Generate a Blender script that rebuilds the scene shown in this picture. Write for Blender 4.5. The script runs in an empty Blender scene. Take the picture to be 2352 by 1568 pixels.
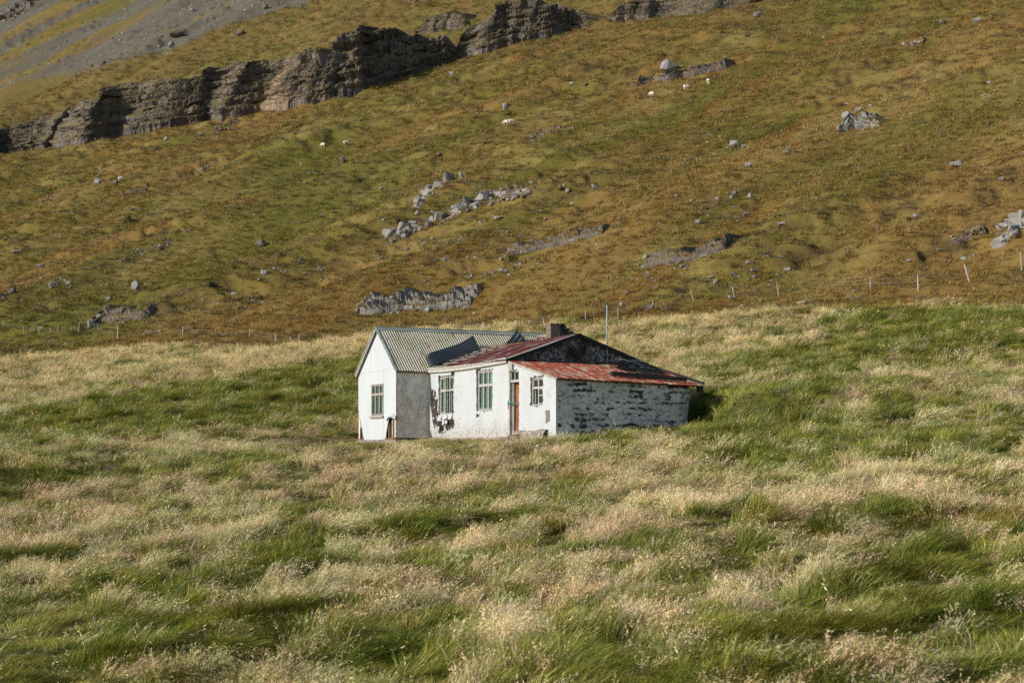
import bpy, bmesh, math, random
import numpy as np
from mathutils import Vector, Matrix
from mathutils.geometry import tessellate_polygon

random.seed(7)
RNG = np.random.default_rng(11)
scene = bpy.context.scene
COL = scene.collection

# ------------------------------------------------------------------ camera, sky, sun, exposure
F = 4000.0 / 2352.0                       # focal length in image widths
PITCH = math.radians(3.963)
cam_data = bpy.data.cameras.new('camera')
cam = bpy.data.objects.new('camera', cam_data)
COL.objects.link(cam)
cam_data.sensor_width = 36.0
cam_data.lens = 36.0 * F
cam_data.clip_start = 0.5
cam_data.clip_end = 6000
cam.location = (0, 0, 0)
cam.rotation_euler = (math.pi / 2 + PITCH, 0, 0)
cam_data.dof.use_dof = True
cam_data.dof.focus_distance = 68.0
cam_data.dof.aperture_fstop = 2.0
scene.camera = cam

TH = 1.0777                               # heading of the house
U = np.array([math.cos(TH), -math.sin(TH)])    # along the white front
Wd = np.array([math.sin(TH), math.cos(TH)])    # into the depth
SUN_EL = math.radians(26)
dl = math.radians(5.0)
sun_h = Wd * math.cos(dl) + U * math.sin(dl)   # the way the light travels, on the ground
world = bpy.data.worlds.new('World')
scene.world = world
world.use_nodes = True
wn = world.node_tree
sky = wn.nodes.new('ShaderNodeTexSky')
sky.sky_type = 'NISHITA'
sky.sun_disc = False
sky.sun_elevation = SUN_EL
sky.sun_rotation = math.atan2(-sun_h[0], -sun_h[1])
sky.air_density = 1.0
sky.dust_density = 1.0
wn.links.new(sky.outputs[0], wn.nodes['Background'].inputs[0])
wn.nodes['Background'].inputs[1].default_value = 0.115
sd = bpy.data.lights.new('sun', 'SUN')
sd.energy = 4.1
sd.angle = math.radians(0.5)
sd.color = (1.0, 0.95, 0.865)
sun = bpy.data.objects.new('sun', sd)
COL.objects.link(sun)
sun.rotation_euler = Vector((sun_h[0] * math.cos(SUN_EL), sun_h[1] * math.cos(SUN_EL), -math.sin(SUN_EL))).to_track_quat('-Z', 'Y').to_euler()
scene.view_settings.view_transform = 'Standard'
scene.view_settings.look = 'None'
scene.view_settings.exposure = 0.0
scene.view_settings.gamma = 1.0
scene.cycles.max_bounces = 6
scene.cycles.diffuse_bounces = 3
scene.cycles.glossy_bounces = 2
scene.cycles.transmission_bounces = 3
scene.cycles.transparent_max_bounces = 8
scene.cycles.use_denoising = False
scene.cycles.caustics_reflective = False
scene.cycles.caustics_refractive = False

# ------------------------------------------------------------------ noise
def _hash(ix, iy, seed):
    h = (ix.astype(np.int64) * 374761393 + iy.astype(np.int64) * 668265263 + seed * 974634777) & 0xFFFFFFFF
    h = ((h ^ (h >> 13)) * 1274126177) & 0xFFFFFFFF
    h = h ^ (h >> 16)
    return (h & 0xFFFFFF) / float(0xFFFFFF)

def vnoise(x, y, seed=0):
    x = np.asarray(x, float); y = np.asarray(y, float)
    ix = np.floor(x); iy = np.floor(y)
    fx = x - ix; fy = y - iy
    fx = fx * fx * fx * (fx * (fx * 6 - 15) + 10); fy = fy * fy * fy * (fy * (fy * 6 - 15) + 10)
    a = _hash(ix, iy, seed); b = _hash(ix + 1, iy, seed); c = _hash(ix, iy + 1, seed); d = _hash(ix + 1, iy + 1, seed)
    return (a * (1 - fx) + b * fx) * (1 - fy) + (c * (1 - fx) + d * fx) * fy

def fbm(x, y, oct=4, seed=0, gain=0.5):
    s = 0; a = 1.0; t = 0
    for i in range(oct):
        s = s + a * vnoise(np.asarray(x) * 2 ** i + 17.3 * i, np.asarray(y) * 2 ** i - 9.1 * i, seed + i)
        t += a; a *= gain
    return s / t

def sstep(a, b, x):
    t = np.clip((x - a) / (b - a), 0, 1)
    return t * t * (3 - 2 * t)

# ------------------------------------------------------------------ terrain
NX, NY = 0.62, 0.785                       # uphill direction on the ground
def tau(x, y): return NX * x + NY * y
def sig(x, y): return NY * x - NX * y      # along the contour
_TP = np.array([-60, 0, 10, 18.7, 35, 50, 54, 60, 80, 100, 121])
_ZP = np.array([-9, -5.2, -4.15, -3.05, -0.85, 0.95, 1.3, 1.85, 4.55, 7.9, 11.6])
def foot_y(a):
    """distance of the foot of the hill (the fence) along the line x = a*y"""
    return 121.7 / (NX * a + NY)

def profile(t):
    z = np.interp(t, _TP, _ZP)
    d = np.clip(t - 121, 0, None)
    e = np.clip(t - 430, 0, None)
    return z + 0.17 * np.minimum(d, 14) + 0.424 * np.clip(d - 14, 0, None) + 0.2 * e

def height(x, y, fine=True):
    x = np.asarray(x, float); y = np.asarray(y, float)
    t = tau(x, y)
    z = (profile(t - 5) + profile(t - 2) + profile(t + 2) + profile(t + 5)) / 4
    hill = sstep(118, 150, t)
    # level of the yard round the house
    hx, hy = x - 0.5, y - 67.0
    wgt = np.exp(-((hx / 15) ** 2 + (hy / 14) ** 2) ** 1.5)
    z = z * (1 - wgt) + wgt * (0.85 + 0.081 * (x - 1.6) + 0.048 * (y - 62.3))
    # bank behind the right end of the house, which is dug into the slope
    bu = (x + 6.57) * U[0] + (y - 74.41) * U[1]; bw = (x + 6.57) * Wd[0] + (y - 74.41) * Wd[1]
    b0 = 7.65 - 1.6 * sstep(15.0, 17.5, bu)
    z = z + 1.05 * sstep(0, 2.0, bw - b0) * sstep(7, 11, bu) * (1 - sstep(17.5, 25, bu)) * (1 - sstep(3, 20, bw - b0))
    s = sig(x, y)
    z = z + hill * ((fbm(t / 60, s / 38, 3, 5) - .5) * 9 + (fbm(s / 15, t / 90, 3, 6) - .5) * 4.0)
    z = z + (1 - hill) * (1 - wgt) * (fbm(x / 22, y / 22, 2, 7) - .5) * 1.3
    if fine:
        z = z + hill * (sstep(.47, .56, fbm(t / 3.4, s / 12, 3, 8)) * 1.2 * sstep(.42, .56, fbm(x / 33, y / 33, 2, 11)) + (fbm(t / 2.6, s / 9, 3, 12) - .5) * .55 + (fbm(x / 1.8, y / 2.4, 2, 9) - .5) * .45)
        z = z + (1 - hill) * (fbm(x / 1.1, y / 1.1, 2, 10) - .5) * .40 * (1 - .75 * wgt)
    return z

CP, SP = math.cos(PITCH), math.sin(PITCH)
def ray_dir(px, py):
    """direction through a point of the picture, given on a 2352 x 1568 grid"""
    a = (px - 1176.0) / 4000.0; b = (784.0 - py) / 4000.0
    return np.array([a, CP - b * SP, SP + b * CP])

_RT = np.concatenate([np.geomspace(12, 2600, 1000)])
def ground_at(px, py):
    d = ray_dir(px, py)
    x = d[0] * _RT; y = d[1] * _RT; z = d[2] * _RT
    h = height(x, y)
    below = np.nonzero(z <= h)[0]
    i = below[0] if len(below) else len(_RT) - 1
    i = max(i, 1)
    lo, hi = _RT[i - 1], _RT[i]
    for k in range(12):
        m = (lo + hi) / 2
        if d[2] * m <= height(d[0] * m, d[1] * m): hi = m
        else: lo = m
    p = d * hi
    return Vector((p[0], p[1], float(height(p[0], p[1])))), hi

# --- colour of the vegetation, a map on the ground
def ell(px, py, rx, ry):
    c, t = ground_at(px, py)
    c2, _ = ground_at(px, max(py - ry, 5)); c3, _ = ground_at(px, py + ry)
    return (c.x, c.y, rx * t / 4000.0, max(2.0, abs(c2.y - c3.y) / 2))
GREEN = [ell(*e) + (w,) for e, w in [
    ((680, 885, 160, 45), 1.0), ((420, 945, 330, 60), .75), ((120, 960, 160, 45), .3), ((2200, 760, 230, 70), .9), ((2000, 890, 200, 40), .45),
    ((1800, 835, 170, 30), .5), ((1700, 920, 130, 50), .7), ((1150, 1140, 160, 25), .4), ((330, 1380, 190, 60), .35), ((860, 1480, 200, 60), .35),
    ((900, 1235, 60, 40), .35), ((1420, 1420, 260, 70), .28), ((1950, 1320, 230, 60), .3), ((2250, 1450, 190, 80), .35), ((1700, 1480, 260, 70), .3), ((2150, 1000, 220, 35), .3),
    ((150, 1110, 170, 30), .28), ((560, 1070, 130, 20), .25), ((100, 1520, 160, 60), .4), ((1150, 1330, 120, 40), .25), ((1330, 995, 130, 16), .5),
    ((600, 1530, 750, 60), .28), ((1800, 1540, 750, 55), .28), ((350, 815, 500, 26), -1.2), ((760, 800, 200, 16), -.6), ((450, 1040, 420, 22), -.7), ((150, 1200, 200, 60), -.3), ((330, 1250, 240, 60), -.3),
    ((1250, 1060, 430, 35), -.4), ((1750, 1120, 330, 60), -.35), ((1560, 745, 180, 22), -.25), ((1950, 700, 300, 20), -.3), ((1830, 980, 160, 25), -.3), ((1300, 1210, 200, 40), -.2), ((1750, 1250, 200, 50), -.25)]]
def greenness(x, y):
    """1 = fresh green sward, 0 = dry seeding grass"""
    g = .40 + (fbm(x / 7.5, y / 10, 3, 21) - .5) * .8 + (fbm(x / 1.0, y / 1.3, 3, 22) - .5) * 1.3
    for cx, cy, rx, ry, w in GREEN:
        g = g + w * np.exp(-(((x - cx) / rx) ** 2 + ((y - cy) / ry) ** 2) * .9)
    return np.clip(g, 0, 1)

def lerp(a, b, t):
    return np.asarray(a) * (1 - t[:, None]) + np.asarray(b) * t[:, None]
_s1, _ = ground_at(0, 225); _s2, _ = ground_at(640, 45)
_sd = np.array([_s2.x - _s1.x, _s2.y - _s1.y]); _sd /= np.linalg.norm(_sd)
def scree_w(x, y):
    t = tau(x, y); s = sig(x, y)
    d = -( (x - _s1.x) * _sd[1] - (y - _s1.y) * _sd[0])          # left of the line
    d = d + (fbm(t / 60, s / 30, 3, 31) - .5) * 60
    stripe = fbm(s / 17, t / 200, 4, 32)
    return sstep(0, 14, d) * sstep(.40, .52, stripe)

def hill_col(x, y):
    t = tau(x, y); s = sig(x, y)
    olive = np.array([.200, .165, .038]); tan = np.array([.300, .190, .068]); rust = np.array([.31, .140, .045]); green = np.array([.155, .155, .024]); pale = np.array([.37, .290, .120]); earth = np.array([.10, .065, .036])
    c = lerp(olive, tan, sstep(.40, .60, fbm(s / 14, t / 80, 4, 41)))
    c = lerp(c, green, sstep(.55, .72, fbm(s / 26 + 5, t / 55, 4, 42)) * .85)
    c = lerp(c, rust, sstep(.57, .70, fbm(s / 8 + 3, t / 55, 4, 43)) * .50 * sstep(.38, .54, fbm(x / 60, y / 60, 2, 44)))
    c = lerp(c, pale, sstep(.56, .74, fbm(s / 9, t / 30, 4, 45)) * .55)
    q = fbm(t / 3.4, s / 12, 3, 8)
    k = sstep(.45, .49, q) * (1 - sstep(.52, .57, q)) * sstep(.42, .56, fbm(x / 33, y / 33, 2, 11)) * sstep(.42, .56, fbm(s / 5, t / 9, 2, 46))
    c = lerp(c, earth, k * .85)
    far = sstep(300, 430, t)
    c = lerp(c, np.array([.175, .14, .060]), far * .45)
    g = np.array([.150, .140, .130]) * (.75 + .5 * vnoise(x / 2.1, y / 2.6, 47))[:, None]
    c = c * np.array([.95, .92, .72])
    return lerp(c, g, scree_w(x, y) * .92)

def meadow_col(x, y):
    g = greenness(x, y)
    fresh = lerp(np.array([.135, .165, .028]), np.array([.185, .200, .045]), fbm(x / 5, y / 5, 2, 51))
    dry = lerp(np.array([.44, .355, .215]), np.array([.44, .325, .215]), sstep(.35, .65, fbm(x / 9, y / 12, 2, 52)))
    far = sstep(60, 118, tau(x, y))
    dry = lerp(dry, np.array([.46, .355, .175]), far)
    return lerp(dry, fresh, sstep(.34, .66, g)), g

def ground_col(x, y):
    t = tau(x, y) + (fbm(x / 9, y / 9, 3, 53) - .5) * 9
    mc, g = meadow_col(x, y)
    mc = mc * .35 + np.array([.055, .050, .018])
    return lerp(mc, hill_col(x, y), sstep(116, 121, t))

# ------------------------------------------------------------------ building helpers
def link(o, parent=None):
    COL.objects.link(o)
    if parent is not None: o.parent = parent
    return o

def tag(o, label=None, cat=None, group=None, kind=None):
    if label: o['label'] = label
    if cat: o['category'] = cat
    if group: o['group'] = group
    if kind: o['kind'] = kind
    return o

def empty(name, loc, rz=0):
    o = bpy.data.objects.new(name, None)
    o.empty_display_size = .3
    o.location = loc; o.rotation_euler = (0, 0, rz)
    return link(o)

def mesh_obj(name, verts, faces, mat, parent=None, smooth=False, loc=None):
    me = bpy.data.meshes.new(name)
    me.from_pydata([tuple(map(float, v)) for v in verts], [], [tuple(map(int, f)) for f in faces])
    if smooth:
        me.polygons.foreach_set('use_smooth', [True] * len(me.polygons))
    me.materials.append(mat)
    o = bpy.data.objects.new(name, me)
    if loc is not None: o.location = loc
    return link(o, parent)

def grid_mesh(name, P, mat, smooth=True, parent=None, attrs=None):
    """P: rows x cols x 3"""
    r, c = P.shape[:2]
    me = bpy.data.meshes.new(name)
    idx = np.arange(r * c).reshape(r, c)
    q = np.stack([idx[:-1, :-1], idx[:-1, 1:], idx[1:, 1:], idx[1:, :-1]], -1).reshape(-1, 4)
    me.vertices.add(r * c); me.vertices.foreach_set('co', P.reshape(-1).astype(np.float32))
    me.loops.add(q.size); me.loops.foreach_set('vertex_index', q.reshape(-1).astype(np.int32))
    me.polygons.add(len(q)); me.polygons.foreach_set('loop_start', (np.arange(len(q)) * 4).astype(np.int32))
    me.polygons.foreach_set('use_smooth', np.full(len(q), smooth))
    for n, v in (attrs or {}).items():
        if v.ndim == 3:
            a = me.attributes.new(n, 'FLOAT_COLOR', 'POINT'); a.data.foreach_set('color', np.concatenate([v.reshape(-1, 3), np.ones((r * c, 1))], 1).astype(np.float32).reshape(-1))
        else:
            a = me.attributes.new(n, 'FLOAT', 'POINT'); a.data.foreach_set('value', v.reshape(-1).astype(np.float32))
    me.update(); me.validate()
    me.materials.append(mat)
    o = bpy.data.objects.new(name, me)
    return link(o, parent)

class MB:
    def __init__(s): s.v = []; s.f = []
    def box(s, x0, x1, y0, y1, z0, z1):
        b = len(s.v)
        s.v += [(x0, y0, z0), (x1, y0, z0), (x1, y1, z0), (x0, y1, z0), (x0, y0, z1), (x1, y0, z1), (x1, y1, z1), (x0, y1, z1)]
        s.f += [tuple(b + i for i in q) for q in ((0, 3, 2, 1), (4, 5, 6, 7), (0, 1, 5, 4), (1, 2, 6, 5), (2, 3, 7, 6), (3, 0, 4, 7))]
        return s
    def beam(s, p, q, w, h, up=(0, 0, 1)):
        """a board from p to q, w wide (sideways), h high (towards up)"""
        p = Vector(p); q = Vector(q); d = (q - p).normalized(); up = Vector(up)
        side = d.cross(up).normalized() * (w / 2); n = side.cross(d).normalized() * (h / 2)
        b = len(s.v)
        for e in (p, q):
            s.v += [tuple(e - side - n), tuple(e + side - n), tuple(e + side + n), tuple(e - side + n)]
        s.f += [tuple(b + i for i in f) for f in ((0, 1, 2, 3), (7, 6, 5, 4), (0, 4, 5, 1), (1, 5, 6, 2), (2, 6, 7, 3), (3, 7, 4, 0))]
        return s
    def tube(s, pts, r, n=8):
        pts = [Vector(p) for p in pts]; rs = r if isinstance(r, (list, tuple)) else [r] * len(pts)
        b = len(s.v); m = len(pts)
        for i, p in enumerate(pts):
            d = (pts[min(i + 1, m - 1)] - pts[max(i - 1, 0)]).normalized()
            a = d.orthogonal().normalized() if i == 0 else (a - d * a.dot(d)).normalized()
            c = d.cross(a)
            for k in range(n):
                t = 2 * math.pi * k / n
                s.v.append(tuple(p + (a * math.cos(t) + c * math.sin(t)) * rs[i]))
        for i in range(m - 1):
            for k in range(n):
                s.f.append((b + i * n + k, b + i * n + (k + 1) % n, b + (i + 1) * n + (k + 1) % n, b + (i + 1) * n + k))
        s.f.append(tuple(b + k for k in reversed(range(n)))); s.f.append(tuple(b + (m - 1) * n + k for k in range(n)))
        return s
    def slab(s, loops, to3, depth):
        """flat outline with holes (lists of 2-D points), to3(p, d) -> 3-D point at depth d"""
        loops = [[Vector((p[0], p[1], 0)) for p in L] for L in loops]
        tris = tessellate_polygon(loops)
        flat = [p for L in loops for p in L]; n = len(flat); b = len(s.v)
        s.v += [tuple(to3(p, 0)) for p in flat] + [tuple(to3(p, depth)) for p in flat]
        # orientation from the mapping itself
        for t in tris:
            s.f.append((b + t[0], b + t[1], b + t[2])); s.f.append((b + n + t[2], b + n + t[1], b + n + t[0]))
        o = 0
        for L in loops:
            m = len(L)
            for i in range(m):
                j = (i + 1) % m
                s.f.append((b + o + i, b + o + j, b + n + o + j, b + n + o + i))
            o += m
        return s
    def build(s, name, mat, parent=None, smooth=False, fix=True):
        o = mesh_obj(name, s.v, s.f, mat, parent, smooth)
        if fix:
            bm = bmesh.new(); bm.from_mesh(o.data); bmesh.ops.recalc_face_normals(bm, faces=bm.faces[:]); bm.to_mesh(o.data); bm.free()
        return o

# ------------------------------------------------------------------ materials
class NT:
    def __init__(s, name, rough=.8, spec=.3):
        s.m = bpy.data.materials.new(name); s.m.use_nodes = True
        s.t = s.m.node_tree; s.b = s.t.nodes['Principled BSDF']
        s.b.inputs['Roughness'].default_value = rough; s.b.inputs['Specular IOR Level'].default_value = spec
        s.co = None
    def n(s, typ, **kw):
        nd = s.t.nodes.new('ShaderNode' + typ)
        for k, v in kw.items(): setattr(nd, k, v)
        return nd
    def l(s, a, b): s.t.links.new(a, b)
    def coord(s, scale=(1, 1, 1), loc=(0, 0, 0), src='Object', rot=(0, 0, 0)):
        if s.co is None: s.co = s.n('TexCoord')
        mp = s.n('Mapping'); mp.inputs['Scale'].default_value = scale; mp.inputs['Location'].default_value = loc; mp.inputs['Rotation'].default_value = rot
        s.l(s.co.outputs[src], mp.inputs[0]); return mp.outputs[0]
    def noise(s, scale, detail=4, rough=.55, vec=None, dist=0):
        nd = s.n('TexNoise'); nd.inputs['Scale'].default_value = scale; nd.inputs['Detail'].default_value = detail; nd.inputs['Roughness'].default_value = rough; nd.inputs['Distortion'].default_value = dist
        s.l(vec if vec is not None else s.coord(), nd.inputs['Vector']); return nd.outputs['Fac']
    def ramp(s, fac, a, b, ca=(0, 0, 0), cb=(1, 1, 1)):
        nd = s.n('ValToRGB'); e = nd.color_ramp.elements
        e[0].position = a; e[1].position = b; e[0].color = (*ca, 1); e[1].color = (*cb, 1)
        s.l(fac, nd.inputs[0]); return nd.outputs[0]
    def mix(s, fac, a, b, mode='MIX'):
        nd = s.n('MixRGB', blend_type=mode)
        for i, v in ((0, fac), (1, a), (2, b)):
            if isinstance(v, (int, float)): nd.inputs[i].default_value = v
            elif isinstance(v, (tuple, list)): nd.inputs[i].default_value = (*v, 1)
            else: s.l(v, nd.inputs[i])
        return nd.outputs[0]
    def math(s, op, a, b=0.5):
        nd = s.n('Math', operation=op)
        for i, v in ((0, a), (1, b)):
            if isinstance(v, (int, float)): nd.inputs[i].default_value = v
            else: s.l(v, nd.inputs[i])
        return nd.outputs[0]
    def col(s, c):
        if isinstance(c, tuple): s.b.inputs['Base Color'].default_value = (*c, 1)
        else: s.l(c, s.b.inputs['Base Color'])
        return s
    def bump(s, h, strength=.4, dist=.02):
        nd = s.n('Bump'); nd.inputs['Strength'].default_value = strength; nd.inputs['Distance'].default_value = dist
        s.l(h, nd.inputs['Height']); s.l(nd.outputs[0], s.b.inputs['Normal']); return s
    def attr(s, name, typ='GEOMETRY'):
        nd = s.n('Attribute'); nd.attribute_name = name; nd.attribute_type = typ; return nd

M = {}
# ground
t = NT('turf', .95, .1)
gc = t.attr('col').outputs['Color']
t.col(t.mix(1.0, t.mix(.35, gc, t.ramp(t.noise(2.3, 5, .65, t.coord()), .3, .75, (.03, .027, .012), (.2, .16, .06))), t.ramp(t.noise(.9, 6, .7, t.coord()), .25, .75, (.72, .72, .72), (1.18, 1.18, 1.18)), 'MULTIPLY'))
t.bump(t.noise(3.0, 5, .7, t.coord()), .9, .25)
M['turf'] = t.m
# grass blades: the colour comes from the plant, the hue shifts a little from root to tip
def grass_mat(name, root, tipw):
    t = NT(name, .6, .25)
    c = t.attr('col', 'INSTANCER').outputs['Color']
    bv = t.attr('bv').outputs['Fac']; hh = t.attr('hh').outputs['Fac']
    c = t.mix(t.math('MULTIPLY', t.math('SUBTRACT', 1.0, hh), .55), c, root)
    c = t.mix(1.0, c, t.ramp(bv, 0, 1, (.50, .52, .48), (1.52, 1.45, 1.42)), 'MULTIPLY')
    nodes = t.t.nodes
    df = t.n('BsdfDiffuse'); tr = t.n('BsdfTranslucent'); mx = t.n('MixShader'); mx.inputs[0].default_value = .16
    t.l(c, df.inputs[0]); t.l(c, tr.inputs[0]); t.l(df.outputs[0], mx.inputs[1]); t.l(tr.outputs[0], mx.inputs[2])
    gl = t.n('BsdfGlossy'); gl.inputs['Roughness'].default_value = .45; mx2 = t.n('MixShader'); mx2.inputs[0].default_value = .03
    t.l(mx.outputs[0], mx2.inputs[1]); t.l(gl.outputs[0], mx2.inputs[2])
    t.l(mx2.outputs[0], nodes['Material Output'].inputs[0])
    return t.m
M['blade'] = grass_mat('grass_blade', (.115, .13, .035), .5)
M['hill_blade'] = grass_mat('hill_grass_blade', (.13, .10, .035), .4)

def rock_mat(name, base, dark, warm, stain=.5, sc=1.0, lichen=(.40, .40, .38), lw=.5, turf=False):
    t = NT(name, .92, .15)
    v = t.coord(); vs = t.coord((1, 1, .22))
    c = t.mix(t.ramp(t.noise(.55 * sc, 6, .65, v), .35, .68), base, dark)
    c = t.mix(t.math('MULTIPLY', t.ramp(t.noise(.33 * sc, 5, .6, t.coord((1, 1, .4), (9, 3, 1))), .5, .68), stain), c, warm)
    c = t.mix(t.math('MULTIPLY', t.ramp(t.noise(1.9 * sc, 6, .75, t.coord((1, 1, .6), (4, 8, 2))), .52, .66), lw), c, lichen)
    c = t.mix(.8, c, t.ramp(t.noise(2.6 * sc, 6, .7, vs), .3, .7, (.55, .55, .55), (1.25, 1.25, 1.25)), 'MULTIPLY')
    if turf:
        geo = t.n('NewGeometry'); sx = t.n('SeparateXYZ'); t.l(geo.outputs['Normal'], sx.inputs[0])
        fl = t.ramp(t.math('ADD', sx.outputs[2], t.math('MULTIPLY', t.math('SUBTRACT', t.noise(1.3, 5, .7, v), .5), .7)), .48, .62)
        c = t.mix(fl, c, t.mix(t.ramp(t.noise(1.1, 5, .7, v), .35, .65), (.15, .12, .04), (.23, .165, .07)))
    t.col(c)
    t.bump(t.noise(2.2 * sc, 7, .72, vs), .9, .35 / sc)
    return t.m
M['rock_pale'] = rock_mat('pale_rock', (.38, .37, .345), (.22, .213, .20), (.27, .19, .14), .40, 1.6, (.43, .43, .41), .6)
M['rock_brown'] = rock_mat('brown_rock', (.19, .165, .145), (.10, .09, .085), (.22, .13, .085), .6, 1.0, (.36, .35, .33), .5)
M['rock_red'] = rock_mat('red_rock', (.24, .15, .11), (.12, .085, .07), (.33, .11, .05), .6, 1.0, (.34, .32, .30), .35)

# cliffs: bare faces, turf on what lies flat
t = NT('cliff_rock', .93, .12)
vs = t.coord((1, 1, .16)); v = t.coord()
c = t.mix(t.ramp(t.noise(.10, 5, .6, v), .38, .62), (.215, .185, .168), (.115, .108, .106))
c = t.mix(t.ramp(t.noise(.22, 6, .65, t.coord((1, 1, .35), (7, 1, 3))), .54, .70), c, (.27, .205, .16))
c = t.mix(t.math('MULTIPLY', t.ramp(t.noise(.8, 6, .75, vs), .56, .68), .75), c, (.33, .318, .30))
c = t.mix(t.math('MULTIPLY', t.ramp(t.noise(.45, 6, .7, t.coord((1, 1, .12), (3, 5, 9))), .55, .66), .8), c, (.075, .073, .074))
c = t.mix(t.ramp(t.noise(.035, 3, .5, t.coord((1, 1, .5), (21, 3, 0))), .64, .70), c, (.33, .245, .18))
geo = t.n('NewGeometry'); sx = t.n('SeparateXYZ'); t.l(geo.outputs['Normal'], sx.inputs[0])
flat = t.ramp(t.math('ADD', sx.outputs[2], t.math('MULTIPLY', t.math('SUBTRACT', t.noise(.7, 5, .7, v), .5), .5)), .36, .52)
c = t.mix(flat, c, t.mix(t.ramp(t.noise(.5, 5, .7, v), .35, .65), (.13, .115, .035), (.20, .15, .065)))
c = t.mix(.75, c, t.ramp(t.noise(1.0, 4, .6, t.coord((.06, .06, .8), (3, 3, 3))), .35, .65, (.55, .55, .56), (1.3, 1.28, 1.25)), 'MULTIPLY')
t.col(c); t.bump(t.noise(.95, 8, .75, t.coord((1, 1, .45))), .8, .8)
M['cliff'] = t.m

def plain(name, c, var=.25, sc=6, rough=.8, spec=.3, stretch=(1, 1, 1), bump=.15):
    t = NT(name, rough, spec); v = t.coord(stretch)
    t.col(t.mix(1.0, c, t.ramp(t.noise(sc, 5, .65, v), .3, .7, (1 - var,) * 3, (1 + var,) * 3), 'MULTIPLY'))
    t.bump(t.noise(sc * 3, 5, .7, v), bump, .01)
    return t.m

# white render of the front: stains low down, hairline cracks, chips of grey
t = NT('white_render', .85, .25)
v = t.coord()
c = t.mix(t.ramp(t.noise(1.3, 6, .65, t.coord((1, 1, .35))), .35, .75), (.53, .563, .588), (.455, .483, .50))
sp = t.n('SeparateXYZ'); t.l(v, sp.inputs[0])
low = t.ramp(t.math('ADD', sp.outputs[2], t.math('MULTIPLY', t.math('SUBTRACT', t.noise(1.4, 6, .75, t.coord((1, 1, .5))), .5), 1.7)), .10, .62, (1, 1, 1), (0, 0, 0))
speck = t.ramp(t.noise(9, 6, .75, v), .44, .56)
lx = t.ramp(sp.outputs[0], .52, .56, (1, 1, 1), (.35, .35, .35))
mp = t.n('MapRange'); mp.inputs[1].default_value = 4; mp.inputs[2].default_value = 15
t.l(sp.outputs[0], mp.inputs[0])
lowm = t.math('MULTIPLY', t.math('MULTIPLY', low, speck), t.ramp(mp.outputs[0], .66, .70, (.95, .95, .95), (.30, .30, .30)))
c = t.mix(lowm, c, t.mix(t.ramp(t.noise(3, 4, .6, v), .4, .6), (.36, .26, .17), (.30, .27, .24)))
c = t.mix(t.math('MULTIPLY', t.ramp(t.noise(5.5, 7, .8, t.coord((1, 1, .6), (5, 2, 8))), .615, .66), .75), c, (.33, .32, .31))
vo = t.n('TexVoronoi', feature='DISTANCE_TO_EDGE'); vo.inputs['Scale'].default_value = 1.5
wv = t.n('VectorMath', operation='ADD'); nz = t.n('TexNoise'); nz.inputs['Scale'].default_value = 3.5; nz.inputs['Detail'].default_value = 5
t.l(v, nz.inputs['Vector']); sc_ = t.n('VectorMath', operation='SCALE'); sc_.inputs['Scale'].default_value = .6; t.l(nz.outputs['Color'], sc_.inputs[0])
t.l(v, wv.inputs[0]); t.l(sc_.outputs[0], wv.inputs[1]); t.l(wv.outputs[0], vo.inputs['Vector'])
crack = t.math('MULTIPLY', t.ramp(vo.outputs[0], .004, .012, (1, 1, 1), (0, 0, 0)), t.ramp(t.noise(1.1, 4, .6, t.coord((1, 1, 1), (2, 7, 4))), .50, .58))
c = t.mix(t.math('MULTIPLY', crack, .8), c, (.16, .15, .14))
t.col(c); t.bump(t.noise(16, 6, .7, v), .35, .012)
M['render'] = t.m

# painted sheets of the gable
t = NT('white_sheet', .7, .3)
c = t.mix(t.ramp(t.noise(1.6, 6, .6, t.coord((1, 1, .3))), .4, .8), (.54, .583, .613), (.48, .522, .547))
c = t.mix(t.math('MULTIPLY', t.ramp(t.noise(7, 7, .8, t.coord((1, 1, .5))), .62, .68), .45), c, (.50, .50, .49))
t.col(c); t.bump(t.noise(2.2, 3, .5), .12, .02)
M['sheet'] = t.m
M['sheet_back'] = plain('sheet_back', (.36, .375, .385), .15)

# bare grey side of the gabled wing
t = NT('weathered_cement', .92, .15)
v = t.coord((1, 1, .5)); 
c = t.mix(t.ramp(t.noise(.8, 5, .6, t.coord((1, 1, .8), (1, 4, 2))), .42, .60), (.55, .48, .42), (.72, .69, .63))
c = t.mix(t.math('MULTIPLY', t.ramp(t.noise(4.2, 9, .8, v), .50, .56), .85), c, (.82, .83, .78))
c = t.mix(t.math('MULTIPLY', t.ramp(t.noise(9, 8, .8, t.coord((1, 1, .45), (3, 3, 3))), .57, .64), .8), c, (.18, .16, .145))
c = t.mix(t.ramp(t.noise(1.0, 4, .6, t.coord((1, 1, .7), (8, 1, 6))), .54, .66), c, (.56, .49, .42))
t.col(c); t.bump(t.noise(14, 7, .75, v), .6, .02)
M['cement'] = t.m

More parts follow.
